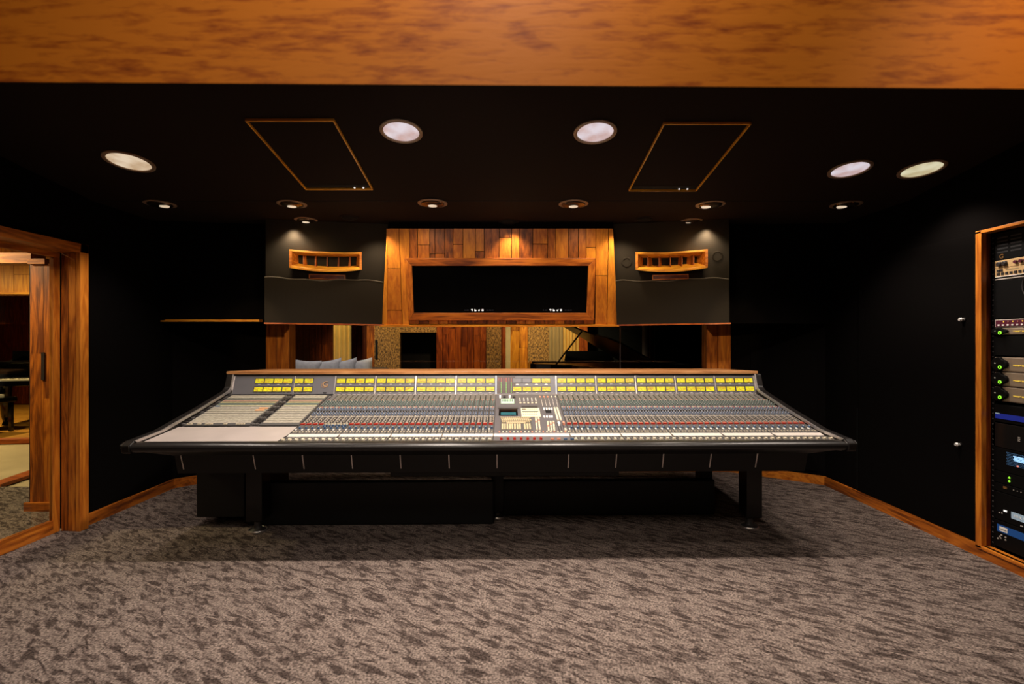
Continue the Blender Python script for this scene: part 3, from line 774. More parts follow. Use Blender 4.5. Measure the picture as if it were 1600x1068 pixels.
slab('wood_post', 783, 790, 7.6, redz, 'thin red wood strip left of the cream curtain edge', 'post', tone=.1)
slab('curtain', 790, 797.5, 8.1, curt2, 'thin cream curtain edge near the middle of the window', 'curtain')
slab('wood_paneling', 797.5, 825, 8.12, honz, 'honey colored wood panel beside the thin cream curtain edge', 'wood paneling', tone=-.1, planks_=2)
slab('acoustic_panel', 825, 858, 8.1, corkm, 'dark brown textured panel left of the tan drapes', 'wall panel')
drape(858, 880, 8.5, curt2, 'greyish tan drape behind the piano prop stick', 4)
drape(880, 905, 8.4, curt, 'bright cream drape framed by the open piano lid', 5)
slab('wood_post', 905, 918, 8.3, redz, 'red brown wood post right of the cream drape', 'post', tone=.25)
slab('wall_screen', 918, 1004, 8.8, blackm, 'dark wall section behind the piano lid', 'wall panel')
o = MB().cyl((at(1009, 0, 8.2).x, 8.2, 0), .06, 2.55, lav, 24).build('column', org=(at(1009, 0, 8.2).x, 8.2, 0)); tag(o, 'slim grey lavender column right of the piano', 'column')
slab('wood_post', 1016, 1022, 8.25, redz, 'thin brown wood post beside the grey column', 'post', tone=.3)
slab('wall_screen', 1023, 1140, 8.3, gloss, 'dark glossy wall section at the right end of the window view', 'wall panel')

# sofa with pillows
sofa = empty('sofa', (-2.65, 6.95, 0), 'dark low sofa under the grey pillows in the far room', 'sofa')
MB().box((-3.5, 6.7, .12), (-1.95, 7.5, .565), sofam).build('seat', sofa, bevel=.03)
MB().box((-3.5, 7.5, .3), (-1.95, 7.65, .88), sofam).build('backrest', sofa, bevel=.04)
for (x, y) in ((-3.4, 6.8), (-2.05, 6.8), (-3.4, 7.4), (-2.05, 7.4)): MB().cyl((x, y, 0), .03, .13, darkp, 10).build('leg', sofa)
def pillow(cx, cy, cz, w, h, rz, rx, ry, label):
    n = 14; vs = []; fs = []
    for side in (1, -1):
        for i in range(n + 1):
            for j in range(n + 1):
                u = -1 + 2 * i / n; v = -1 + 2 * j / n
                pinch = 1 - .10 * ((1 - u * u) if abs(v) > .0 else 1) * (v * v) ** 2 - 0
                x = u * w / 2 * (1 - .09 * (1 - v * v) * abs(u) ** 3); z = v * h / 2 * (1 - .09 * (1 - u * u) * abs(v) ** 3)
                t = .085 * ((1 - u ** 4) * (1 - v ** 4)) ** .6
                vs.append((x, side * t, z))
    N1 = (n + 1) ** 2
    for i in range(n):
        for j in range(n):
            a = i * (n + 1) + j; fs.append((a, a + 1, a + n + 2, a + n + 1)); fs.append((N1 + a, N1 + a + n + 1, N1 + a + n + 2, N1 + a + 1))
    o = MB().add(vs, fs, pillowm).build('pillow', org=(0, 0, 0)); o.location = (cx, cy, cz); o.rotation_euler = (rx, ry, rz)
    for p in o.data.polygons: p.use_smooth = True
    return tag(o, label, 'pillow', 'grey pillows lined up on the far room sofa')
for (px, tilt, lab, yy) in ((476, .04, 'light grey pillow at the left end of the sofa row, drooping corner', 7.02),
                        (511, -.16, 'light grey pillow second from the left on the far sofa', 7.08),
                        (534, -.18, 'light grey pillow third from the left, before the yellow curtain', 7.14),
                        (556, -.15, 'light grey pillow at the right end of the sofa row', 7.2)):
    c = at(px, 577, 7.0); pillow(c.x, yy, .585 + .225, .40 if px > 480 else .46, .43, random.uniform(-.2, .2), math.radians(-12), tilt, lab)
for (px, lab, rr) in ((470, 'dark patterned pillow behind the leftmost grey pillow', .5), (500, 'dark patterned pillow behind the second grey pillow', .6)):
    o = pillow(at(px, 0, 7.2).x, 7.19, .77, .36, .36, .1, math.radians(-12), rr, lab); o['group'] = 'dark pillows behind the grey ones'
    me = o.data.copy(); o.data = me; me.materials[0] = sofam

# grand piano
lidm = mat('lid_lacquer', (.003, .003, .003), .35, spec=.3)
def piano(origin, rz, label):
    root = empty('grand_piano', (0, 0, 0), label, 'piano')
    # keyboard at +y (far), tail at -y (towards the viewer), straight side on +x
    out = [(.72, .95), (.72, -.75), (.66, -.95), (.50, -1.05), (.30, -1.05), (.12, -.96), (.02, -.78), (-.06, -.45), (-.22, -.10), (-.48, .15), (-.66, .38), (-.72, .62), (-.72, .95)]
    MB().prism([(x, y) for x, y in out], .68, .96, pianob, axis='z').build('case', root, bevel=.01)
    inn = [(x * .94 + .02, y * .95) for x, y in out]
    MB().prism(inn, .955, .964, brass, axis='z').build('soundboard', root)
    MB().box((-.72, .95, .62), (.72, 1.22, .70), pianob).box((-.72, .95, .68), (-.64, 1.22, .80), pianob).box((.64, .95, .68), (.72, 1.22, .80), pianob).build('key_bed', root, bevel=.006)
    kb = MB().box((-.62, 1.02, .70), (.62, 1.2, .725), ivory)
    for i in range(36):
        if i % 7 not in (2, 6): kb.box((-.60 + i * .034, 1.02, .725), (-.585 + i * .034, 1.13, .738), darkp)
    kb.build('keyboard', root)
    # lid: hinge along the straight side, open to the left
    ang = math.radians(31); h = Vector((.72, 0, .97))
    def lp(x, y, t=0): d = .72 - x; return Vector((.72 - d * math.cos(ang) - t * math.sin(ang), y, .97 + d * math.sin(ang) - t * math.cos(ang)))
    lo = [(x, y) for x, y in out if y < .9] + [(-.72, .55)]
    lo = [(.72, .55), (.72, -.75), (.66, -.97), (.50, -1.07), (.30, -1.07), (.10, -.98), (0, -.80), (-.08, -.45), (-.24, -.10), (-.50, .15), (-.68, .38), (-.72, .55)]
    n = len(lo); vs = [lp(*p) for p in lo] + [lp(*p, .02) for p in lo]
    MB().add(vs, [tuple(range(n)), tuple(range(n, 2 * n))[::-1]] + [(i, n + i, n + (i + 1) % n, (i + 1) % n) for i in range(n)], lidm).build('lid', root)
    a = lp(-.20, -.08, .02); MB().tube([(-.42, .04, .96), (a.x, a.y, a.z)], .012, darkp).build('prop_stick', root)
    MB().hexa([(-.20, .62, .96), (.60, .62, .96), (.60, .66, .96), (-.20, .66, .96)], [(-.14, .74, 1.14), (.54, .74, 1.14), (.54, .77, 1.14), (-.14, .77, 1.14)], pianob).build('music_desk', root)
    MB().box((-.70, .60, .955), (.70, .95, .985), pianob).build('front_lid', root, bevel=.006)
    MB().box((-.25, -1.056, .93), (.5, -1.05, .945), ivory).build('rim_highlight', root) if False else None
    for (x, y) in ((-.58, .85), (.58, .85), (.35, -.75)):
        MB().lathe([(.05, 0), (.035, .06), (.05, .12), (.075, .68)], (x, y, 0), pianob, 16).build('leg', root)
    MB().box((-.10, .78, .12), (-.06, .82, .68), pianob).box((.06, .78, .12), (.10, .82, .68), pianob).box((-.14, .72, .08), (.14, .86, .14), pianob).build('pedal_lyre', root)
    root.location = origin; root.rotation_euler = (0, 0, rz); return root
P1 = piano((1.04, 6.75, 0), math.radians(4), 'black grand piano with open lid seen through the control room window')
P2 = copy_tree(P1); P2.location = (-7.55, 8.4, 0); P2.rotation_euler = (0, 0, math.radians(200))
P2['label'] = 'black grand piano far off through the left glass door'
bench = empty('piano_bench', (-7.55, 6.75, 0), 'black piano bench with white sheet beyond the left glass door', 'bench')
MB().box((-8.0, 6.6, .42), (-7.15, 6.95, .50), pianob).build('seat', bench, bevel=.02)
for (x, y) in ((-7.95, 6.65), (-7.2, 6.65), (-7.95, 6.9), (-7.2, 6.9)): MB().box((x - .02, y - .02, 0), (x + .02, y + .02, .42), pianob).build('leg', bench)
tag(MB().box((-7.65, 6.65, .502), (-7.3, 6.9, .53), ivory).build('paper_stack'), 'stack of pale paper on the black piano bench', 'paper')

spot((-1.9, 7.05, 2.5), (-1.65, 7.7, 1.2), 132, 70, .8, col=(1, .78, .42))
spot((-.7, 6.4, 2.5), (-.6, 7.6, 1.3), 99, 90, .8, col=(1, .70, .38))
spot((.6, 7.0, 2.5), (.75, 8.1, 1.4), 165, 80, .8, col=(1, .82, .48))
spot((-2.6, 6.4, 2.5), (-2.6, 7.2, .9), 88, 70, .8, col=(1, .9, .85))
spot((-2.9, 7.4, 2.5), (-2.85, 8.2, 1.3), 88, 50, .8, col=(1, .85, .5))
spot((-.0, 7.0, 2.5), (.12, 7.6, 1.3), 66, 60, .8, col=(1, .82, .5))
spot((-5.3, 3.95, 1.9), (-5.2, 4.5, 1.9), 8, 150, .6, col=(1, .55, .16))
spot((-4.7, 3.0, 2.35), (-4.2, 3.8, .6), 260, 110, .7, col=(1, .80, .45))
spot((-3.9, 2.6, 2.3), (-3.55, 3.7, 1.0), 25, 90, .8, col=(1, .72, .35))
spot((-6.4, 5.2, 2.5), (-6.2, 5.6, 0), 260, 110, .7, col=(1, .76, .36))
spot((-8.2, 7.2, 2.5), (-8.2, 7.4, 0), 380, 120, .7, col=(1, .70, .28))

# ------------------------------------------------------------------ mixing console
BK = .317; XL = -2.18
def X(b): return XL + BK * b
con = empty('mixing_console', (-.10, 3.3, 0), 'very wide large-format mixing console with rows of yellow meters and a wood top', 'mixing console')
XR = X(13)
def zsurf(y):
    if y <= 2.96: return .706 + (y - 2.82) * .03
    if y <= 3.0: return .7102 + (y - 2.96) * .2
    return .718 + (y - 3.0) * .213
# --- side cheeks
prof = [(2.77, .655), (2.765, .700), (2.80, .722), (3.02, .742), (3.40, .826), (3.74, .912), (3.775, .935), (3.81, 1.035), (4.16, 1.035), (4.16, .56), (3.12, .60)]
for (x0, x1) in ((XL - .062, XL - .006), (XR + .006, XR + .062)):
    MB().prism(prof, x0, x1, vinyl).build('side_cheek', con, bevel=.008)
lip = [(y - .002, z + .001) for y, z in prof[2:8]] + [(y + .014, z - .012) for y, z in prof[2:8]][::-1]
for (x0, x1) in ((XL - .012, XL - .002), (XR + .002, XR + .012)):
    MB().prism(lip, x0, x1, alu).build('edge_strip', con)
# --- body, underside and fascia
MB().prism([(2.82, .655), (2.82, .690), (3.16, .690), (3.79, .84), (3.83, 1.03), (4.15, 1.03), (4.15, .436), (3.17, .436), (3.14, .555)], XL - .005, XR + .005, satin).build('body', con)
MB().prism([(3.125, .562), (3.157, .436), (3.19, .436), (3.16, .562)], XL + .0, XR - .0, satin).build('front_fascia', con)
def xat(px, Y): return (px - CX) / F * Y
for px in (288, 399, 474.5, 550, 625.5, 701, 776, 888, 963, 1037, 1112, 1185):
    x = xat(px, 3.13); MB().prism([(3.1195, .560), (3.149, .464), (3.156, .464), (3.126, .560)], x - .0035, x + .0035, alu).build('fascia_strip', con)
# --- padded armrest
n = 14; pr = []
for i in range(n):
    a = math.pi * (.5 + i / (n - 1)); pr.append((2.805 + .035 * math.cos(a) * 1.1, .683 + .027 * math.sin(a)))
pr += [(2.84, .656), (2.84, .710)]
MB().prism(pr, XL - .01, XR + .01, vinyl).build('armrest', con, smooth=True)
for sx, x in ((-1, XL - .01), (1, XR + .01)):
    tip = [(2.765, .665), (2.762, .700), (2.80, .722), (2.88, .727), (2.88, .655), (2.80, .652)]
    k = len(tip); vs = [(x, y, z) for y, z in tip] + [(x + sx * .075, 2.83 + (y - 2.83) * .5, .692 + (z - .692) * .45) for y, z in tip]
    MB().add(vs, [tuple(range(k)), tuple(range(k, 2 * k))[::-1]] + [(i, (i + 1) % k, k + (i + 1) % k, k + i) for i in range(k)], vinyl).build('armrest_end_cap', con, bevel=.004)
MB().prism([(2.822, .704), (2.838, .7095), (2.838, .703), (2.822, .700)], XL, XR, mat('brown_edge', (.10, .06, .035), .4)).build('armrest_piping', con)
# --- meter bridge
mfn = Vector((0, -.139, .048)).normalized(); mfn = Vector((0, mfn.y, mfn.z))
def mf(b, v, off=0.): return Vector((X(b), 3.777 + .048 * v, .882 + .139 * v)) + mfn * off
def mplate(mb, b0, b1, v0, v1, o0, o1, m, tone=0.):
    mb.hexa([mf(b0, v0, o1), mf(b1, v0, o1), mf(b1, v0, o0), mf(b0, v0, o0)], [mf(b0, v1, o1), mf(b1, v1, o1), mf(b1, v1, o0), mf(b0, v1, o0)], m, tone); return mb
def cplate(mb, b, v, hw, hh, o0, o1, m):            # rectangle centred at b,v with half sizes in metres
    return mplate(mb, b - hw / BK, b + hw / BK, v - hh / .143, v + hh / .143, o0, o1, m)
secs = [0, 1.5, 2.5, 3.5, 4.5, 5.5, 6.5, 8, 9, 10, 11, 12, 13]
for a, b in zip(secs, secs[1:]):
    mplate(MB(), a + .01, b - .01, .0, .97, -.01, .002, charc).build('meter_panel', con)
for b in secs: mplate(MB(), b - .011, b + .011, -.01, .985, -.01, .006, alu).build('divider_strip', con)
mplate(MB(), 0, 13, .965, .995, -.01, .004, stripg).build('upper_edge_strip', con)
MB().box((XL, 3.822, 1.018), (XR, 3.9, 1.037), darkp).build('top_bezel', con)  # dark bezel band between the meter panels and the wood top
mpos = []
for j in range(4): mpos.append(.63 + .232 * j)
mp2 = [1.60 + .245 * j for j in range(2)]
groups = [mpos, mp2] + [[k + .145 + .237 * j for j in range(4)] for k in (2.5, 3.5, 4.5, 5.5)] + [[7.03 + .24 * j for j in range(4)]] + [[k + .145 + .237 * j for j in range(4)] for k in (8, 9, 10, 11, 12)]
bez = None
for g in groups:
    for v in (.27, .73):
        for j, b in enumerate(g):
            off = (g is groups[6]) and v > .5 and j < 2
            o = Vector(mf(b, v))
            if bez is None:
                mb = MB(); hw, hh = .0365, .0215
                cplate(mb, b, v, hw, hh, .002, .005, darkp)
                bz_me = mb.mesh('vu_meter', o)
                mb = MB(); cplate(mb, b, v - .01, .0325, .0165, .005, .0062, dial); di_me = mb.mesh('dial', o)
                mb = MB(); cplate(mb, b, v - .01, .0325, .0165, .005, .0062, charc)
                for t in range(5): cplate(mb, b - .06 + .03 * t, v + .03, .0012, .003, .0062, .0066, stripg)
                off_me = mb.mesh('dial', o)
                mb = MB(); k = .0068
                c0 = mf(b, v - .10, k); 
                mb.add([c0 + Vector((-.0008, 0, 0)), c0 + Vector((.0008, 0, 0)), mf(b - .045, v + .08, k) + Vector((.0008, 0, 0)), mf(b - .045, v + .08, k)], [(0, 1, 2, 3)], darkp)
                ne_me = mb.mesh('needle', o)
                mb = MB(); cplate(mb, b, v - .20, .009, .0016, .002, .0028, pale); la_me = mb.mesh('meter_label', o)
                bez = True
            m_ = shapeobj('vu_meter', bz_me, con, o)
            shapeobj('dial', off_me if off else di_me, m_, o)
            if not off: shapeobj('needle', ne_me, m_, o)
            shapeobj('caption', la_me, m_, o)
# bargraph block of the centre section
mb = MB(); mplate(mb, 6.53, 6.98, .03, .95, .002, .004, mat('bargraph_back', (.035, .014, .012), .4)); bg = mb.build('bargraph_block', con)
gm = mat('bar_green', (.1, .3, .05), .5, emis=(.18, .42, .06), strength=.55); rm = mat('bar_red', (.3, .05, .03), .5, emis=(.5, .06, .03), strength=.55); gd = mat('bar_dim', (.10, .09, .05), .5)
for i in range(7):
    b = 6.57 + .062 * i; mb = MB()
    for k in range(14):
        v = .08 + .06 * k
        cplate(mb, b, v, .0028 if i % 2 else .0018, .0028, .004, .0048, (rm if k > 9 else gm) if i % 2 else (rm if k > 10 else gd))
    mb.build('bargraph', bg)
cplate(MB(), 2.27, .07, .014, .0045, .002, .004, blackm).build('badge_plate', con)
for k in range(4): cplate(MB(), 7.03 + .24 * k, .50, .012, .003, .002, .003, pale).build('caption', con)

def text(body, size, m, name, parent, loc, basis, extr=.0006):
    cu = bpy.data.curves.new(name, 'FONT'); cu.body = body; cu.size = size; cu.extrude = extr; cu.align_x = 'CENTER'; cu.align_y = 'CENTER'
    to = bpy.data.objects.new('tmp_text', cu); COL.objects.link(to)
    bpy.context.view_layer.update()
    me = bpy.data.meshes.new_from_object(to); bpy.data.objects.remove(to)
    me.materials.clear(); me.materials.append(m)
    a = me.attributes.new('tone', 'FLOAT', 'FACE')
    o = bpy.data.objects.new(name, me); COL.objects.link(o); o['_o'] = tuple(loc)
    r, u = Vector(basis[0]).normalized(), Vector(basis[1]).normalized(); nn = r.cross(u)
    R = Matrix((r, u, nn)).transposed().to_4x4()
    base = Vector(parent['_o']) if parent is not None else Vector((0, 0, 0))
    if parent is not None: o.parent = parent
    o.matrix_local = Matrix.Translation(Vector(loc) - base) @ R
    return o
ub = (Vector((0, .048, .139))).normalized()
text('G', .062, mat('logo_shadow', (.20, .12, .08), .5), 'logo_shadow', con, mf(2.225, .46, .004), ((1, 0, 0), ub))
text('G', .064, mat('logo_gold', (.34, .20, .09), .4), 'logo_letter', con, mf(2.27, .52, .006), ((1, 0, 0), ub), .001)

# --- wood capping shelf
sh = [(-2.24, 3.805), (1.972, 3.805), (1.96, 3.85), (1.80, 4.14), (-2.04, 4.14), (-2.23, 3.85)]
MB().prism(sh, 1.036, 1.058, capx, axis='z').build('wood_top', con, bevel=.003)

# --- patchbay and desk on the left
def bayz(y): return .734 + (y - 3.17) * (.877 - .734) / (3.75 - 3.17)
MB().prism([(3.16, .725), (3.76, .873), (3.76, .70), (3.16, .70)], X(0), X(2.5), stripg).build('patchbay_base', con)
MB().prism([(2.838, .702), (3.168, .7375), (3.168, .70), (2.838, .69)], X(0), X(2.5) - .004, lightg).build('writing_desk', con)
tcol = [(.42, .38, .30), (.40, .38, .30), (.14, .15, .13), (.42, .26, .19), (.46, .40, .21), (.10, .16, .14), (.44, .42, .27), (.40, .37, .31), (.42, .39, .31), (.43, .40, .31), (.41, .38, .31), (.43, .40, .32), (.40, .37, .30), (.42, .39, .31), (.43, .40, .32), (.42, .38, .31)]
tm = [mat('patch_strip_%s' % n_, tuple(v * .66 for v in c), .6, noise=.18, nscale=60) for n_, c in zip('abcdefghijklmnop', tcol)]
nrow = 16
jackm = mat('jack_holes', (.10, .09, .085), .6)
for bay, (b0, b1) in enumerate(((.05, 1.40), (1.60, 2.42))):
    bp = MB().prism([(3.19, bayz(3.19)), (3.745, bayz(3.745)), (3.745, bayz(3.745) + .004), (3.19, bayz(3.19) + .004)], X(b0), X(b1), stripd).build('patchbay', con)
    for r_ in range(nrow):
        y0 = 3.225 + (3.74 - 3.225) * (nrow - 1 - r_) / nrow; dy = (3.74 - 3.225) / nrow
        z = bayz(y0) + .004; z1 = bayz(y0 + dy * .62) + .004
        MB().prism([(y0, z), (y0 + dy * .62, z1), (y0 + dy * .62, z1 + .003), (y0, z + .003)], X(b0) + .01, X(b1) - .01, tm[r_]).build('patch_label_strip', bp)
        mb = MB(); yy = y0 + dy * .8; zz = bayz(yy) + .0045; nj = int((X(b1) - X(b0)) / .018)
        for k in range(nj):
            x = X(b0) + .014 + k * .018
            mb.box((x - .004, yy - .003, zz - .002), (x + .004, yy + .003, zz), blackm)
        tag(mb.build('jack_row', bp), kind='stuff')
    if bay == 0:
        for (u0, u1, y) in ((1.16, 1.36, 3.46), (1.13, 1.33, 3.425), (.10, .2, 3.50)):
            m_ = mat('orange_tape', (.50, .20, .06), .5) if u0 > 1 else bluep
            MB().prism([(y, bayz(y) + .008), (y + .018, bayz(y + .018) + .008), (y + .018, bayz(y + .018) + .010), (y, bayz(y) + .010)], X(u0), X(u1), m_).build('tape_piece', bp)
        for u in (.10, .14, .18, .32, .36, .48, .52, .56, .60, .86, .90, 1.12, 1.17, 1.22, 1.27):
            MB().box((X(u) - .005, 3.20, bayz(3.2) + .003), (X(u) + .005, 3.212, bayz(3.2) + .010), cream).build('push_button', bp)
for bcol in (.015, 1.46, 1.54):
    for k in range(17):
        y = 3.20 + k * .0325
        MB().box((X(bcol) - .009, y, bayz(y) + .0), (X(bcol) + .011, y + .016, bayz(y) + .012), darkp).build('bracket_screw', con) if False else None
    mb = MB()
    for k in range(17):
        y = 3.20 + k * .0325
        mb.hexa([(X(bcol) - .010, y, bayz(y) - .002), (X(bcol) + .010, y, bayz(y) - .002), (X(bcol) + .010, y + .015, bayz(y + .015) - .002), (X(bcol) - .010, y + .015, bayz(y + .015) - .002)],
                [(X(bcol) - .010, y, bayz(y) + .010), (X(bcol) + .010, y, bayz(y) + .010), (X(bcol) + .010, y + .015, bayz(y + .015) + .010), (X(bcol) - .010, y + .015, bayz(y + .015) + .010)], darkp if k % 3 else stripg)
    tag(mb.build('mounting_clips', con), kind='stuff')
# --- channel strips
PITCH = BK / 8
def strip_parts(variant):
    """meshes of one channel strip, x from 0 to PITCH"""
    P = PITCH; pan_ = MB(); g = .0018
    pts = [(2.84, zsurf(2.84)), (2.96, zsurf(2.96)), (3.0, zsurf(3.0)), (3.765, zsurf(3.765))]
    pan_.prism([(pts[0][0], pts[0][1]), (pts[1][0], pts[1][1]), (pts[1][0], .69), (pts[0][0], .69)], g, P - g, stripd)
    pan_.prism([(3.002, zsurf(3.002)), (3.175, zsurf(3.175)), (3.175, .70), (3.002, .70)], g, P - g, stripd)
    pan_.prism([(3.175, zsurf(3.175)), (3.295, zsurf(3.295)), (3.295, .71), (3.175, .71)], g, P - g, mat_fd)
    pan_.prism([(3.295, zsurf(3.295)), (3.765, zsurf(3.765)), (3.765, .75), (3.295, .70)], g, P - g, stripg)
    def rect(x0, x1, y0, y1, h0, h1, m):
        pan_.hexa([(x0, y0, zsurf(y0) + h0), (x1, y0, zsurf(y0) + h0), (x1, y1, zsurf(y1) + h0), (x0, y1, zsurf(y1) + h0)],
                  [(x0, y0, zsurf(y0) + h1), (x1, y0, zsurf(y0) + h1), (x1, y1, zsurf(y1) + h1), (x0, y1, zsurf(y1) + h1)], m)
    rect(P * .03, P * .16, 3.63, 3.74, 0, .0015, darkp)                 # dark slot at the back
    rect(P * .25, P * .30, 3.0 + .18, 3.29, 0, .0012, scale)             # scale beside the small fader
    rect(P * .62, P * .70, 3.185, 3.285, 0, .0012, blackm)
    rect(P * .46, P * .54, 2.852, 2.955, 0, .001, blackm)
    for k in range(6): rect(P * .68, P * .84, 2.862 + k * .016, 2.866 + k * .016, 0, .0008, scale)
    rect(.001, P - .001, 3.292, 3.298, 0, .001, scale)
    for k in range(5): rect(P * .32, P * .5, 3.192 + k * .02, 3.198 + k * .02, 0, .0012, scale)
    strips = MB()
    strips.prism([(2.962, zsurf(2.962) + .0), (2.998, zsurf(2.998) + .003), (2.998, .69), (2.962, .69)], .0002, P - .0002, pale)
    sc2 = MB(); sc2.prism([(3.752, zsurf(3.75) + .0), (3.788, .884), (3.788, .80), (3.752, .80)], 0.0, P, pale if False else lightg)
    sc2.box((P * .45, 3.765, .874), (P * .55, 3.772, .884), darkp)
    kn = MB(); bt = MB()
    def knob(fx, y, r, m, cap=None):
        z = zsurf(y); kn.lathe([(r, 0), (r * .85, .011), (r * .6, .012)], (P * fx, y, z), m, 8, ax=(0, -.2, 1))
        kn.box((P * fx - .0008, y - r * .7, z + .012), (P * fx + .0008, y, z + .0135), white if cap is None else cap)
    for i, y in enumerate((3.505, 3.535, 3.565, 3.595)):
        for fx in (.27, .73): knob(fx, y, .0062, greeng)
    for i, y in enumerate((3.325, 3.355, 3.385, 3.415, 3.44)):
        for fx in (.27, .73): knob(fx, y, .0064, blueg if i != 2 else darkp)
    knob(.66, 3.092, .0085, bluep)
    if variant: knob(.25, 3.12, .0075, bluep); knob(.66, 3.13, .0075, bluep)
    def btn(fx, y, m, w=.0042, d=.0045, h=.006):
        z = zsurf(y); bt.box((P * fx - w, y - d, z - .002), (P * fx + w, y + d, z + h), m)
    btn(.25, 3.07, white, .0036, .009, .006)
    btn(.27, 3.032, cream); btn(.73, 3.032, cream)
    for fx in (.25, .6): btn(fx, 3.47, cream if fx < .4 else pink, .004, .005)
    btn(.5, 3.622, pink if variant != 1 else redp, .005, .005); btn(.8, 3.612, cream, .003, .004)
    btn(.3, 3.30, cream, .003, .003, .005); btn(.7, 3.455, redp, .0022, .003)
    for k in range(3): btn(.78, 3.20 + k * .03, cream, .0025, .004, .004)
    cap = MB()
    if variant == 1:
        for fx in (.28, .72): cap.box((P * fx - .005, 3.148, zsurf(3.15)), (P * fx + .005, 3.162, zsurf(3.16) + .009), cream)
    else:
        cap.box((P * .12, 3.148, zsurf(3.146) + .0), (P * .80, 3.160, zsurf(3.16) + .007), redp)
        cap.box((P * .22, 3.161, zsurf(3.16) + .0), (P * .80, 3.171, zsurf(3.17) + .007), pink)
    fd = MB(); fd.prism([(2.862, .707), (2.862, .716), (2.872, .7195), (2.884, .716), (2.884, .707)], P * .32, P * .68, cream)
    return [(n_, m_.mesh(n_)) for n_, m_ in (('panel', pan_), ('scribble_strip', strips), ('header_strip', sc2), ('rotary_knobs', kn), ('push_buttons', bt), ('small_fader_cap', cap), ('fader_cap', fd))]
mat_fd = mat('small_fader_panel', (.045, .04, .038), .5)
SP = [strip_parts(0), strip_parts(1)]
def add_strip(x, variant, faderdy=0.):
    org = (x, 0, 0); parts = SP[variant]
    root = shapeobj('channel_strip', parts[0][1], con, org)
    for n_, me in parts[1:]:
        o = shapeobj(n_, me, root, org)
        if n_ in ('rotary_knobs', 'push_buttons'): o['kind'] = 'stuff'
        if n_ == 'fader_cap': o.location.y += faderdy
        if n_ == 'small_fader_cap' and False: pass
k = 0
for b0, nch in ((2.5, 32), (8.0, 40)):
    for i in range(nch):
        add_strip(X(b0) + i * PITCH, 1 if (b0 < 3 and 4 <= i < 8) else 0, random.choice([0, 0, 0, .004, .0]))
# bucket seams
for b in [2.5, 3.5, 4.5, 5.5, 6.5, 8, 9, 10, 11, 12]:
    MB().prism([(2.84, zsurf(2.84) + .001), (3.0, zsurf(3.0) + .0035), (3.76, zsurf(3.76) + .002), (3.76, .80), (2.84, .70)], X(b) - .0016, X(b) + .0016, darkp).build('bucket_seam', con)
# --- centre section
B0, B1 = 6.5, 8.0
cs = MB(); cs.prism([(2.84, zsurf(2.84)), (2.96, zsurf(2.96)), (3.0, zsurf(3.0)), (3.765, zsurf(3.765)), (3.765, .75), (2.84, .69)], X(B0) + .002, X(B1) - .002, mat('centre_panel', (.075, .07, .075), .45))
cen = cs.build('center_section', con)
def cpx(zx): return (760 + zx / 8.214)                # layout measured on the enlarged centre view
def cyv(zy):
    py = 570 + zy / 8.214
    return 1.221 / ((py - 532) / F + .213) if py < 677 else 2.96 - (py - 680.5) * .016
def cbox(mb, zx0, zx1, zy0, zy1, h0, h1, m):          # a box on the sloping surface from view measurements
    y0, y1 = cyv(zy1), cyv(zy0)
    x00, x01 = xat(cpx(zx0), (y0 + y1) / 2), xat(cpx(zx1), (y0 + y1) / 2)
    zz = lambda y: zsurf(y)
    mb.hexa([(x00, y0, zz(y0) + h0), (x01, y0, zz(y0) + h0), (x01, y1, zz(y1) + h0), (x00, y1, zz(y1) + h0)],
            [(x00, y0, zz(y0) + h1), (x01, y0, zz(y0) + h1), (x01, y1, zz(y1) + h1), (x00, y1, zz(y1) + h1)], m); return mb
def cpart(name, *a): return cbox(MB(), *a).build(name, cen)
MB().prism([(3.752, zsurf(3.75)), (3.788, .884), (3.788, .80), (3.752, .80)], X(B0), X(B1), lightg).build('header_strip', cen)
MB().prism([(2.962, zsurf(2.962)), (2.998, zsurf(2.998) + .003), (2.998, .69), (2.962, .69)], X(B0) + .003, X(B1) - .003, pale).build('scribble_strip', cen)
lc = cpart('green_lcd', 195, 362, 438, 495, 0, .004, lcd)
for i in range(7): cbox(MB(), 212 + i * 20, 226 + i * 20, 445, 474, .004, .0045, greeng).build('lcd_segment', lc)
s1 = cpart('teal_display', 162, 402, 566, 652, 0, .003, screenm); cbox(MB(), 185, 380, 612, 645, .003, .0036, tealscr).build('teal_readout', s1)
cpart('display_frame', 150, 412, 548, 562, 0, .006, stripd)
s2 = cpart('ivory_display', 448, 690, 556, 664, 0, .003, yscr); cbox(MB(), 455, 660, 532, 553, .0, .004, darkp).build('display_header', s2)
cbox(MB(), 460, 512, 566, 580, .003, .0036, darkp).build('menu_entry', s2); cbox(MB(), 462, 668, 598, 606, .003, .0036, darkp).build('menu_line', s2)
mb = MB()
for r_ in range(3):
    for i in range(8): cbox(mb, 470 + i * 24, 484 + i * 24, 568 + r_ * 28 + (14 if r_ else 0), 578 + r_ * 28 + (14 if r_ else 0), .003, .0036, beige)
tag(mb.build('menu_text', s2), kind='stuff')
kb = cbox(MB(), 172, 582, 676, 850, 0, .003, stripd).build('keyboard_panel', cen)
kw = MB()
for r_ in range(4):
    n_ = 15 - (r_ % 2)
    for i in range(n_):
        x0 = 182 + r_ * 5 + i * 26
        cbox(kw, x0, x0 + 19, 680 + r_ * 17, 692 + r_ * 17, .003, .009, beige)
cbox(kw, 255, 500, 746, 756, .003, .009, beige); tag(kw.build('keyboard_keys', kb), kind='stuff')
for i in range(12):
    if i == 8: continue
    x0 = 190 + i * 32; cbox(MB(), x0, x0 + 22, 765, 832, .003, .007, beige).build('tall_key', kb)
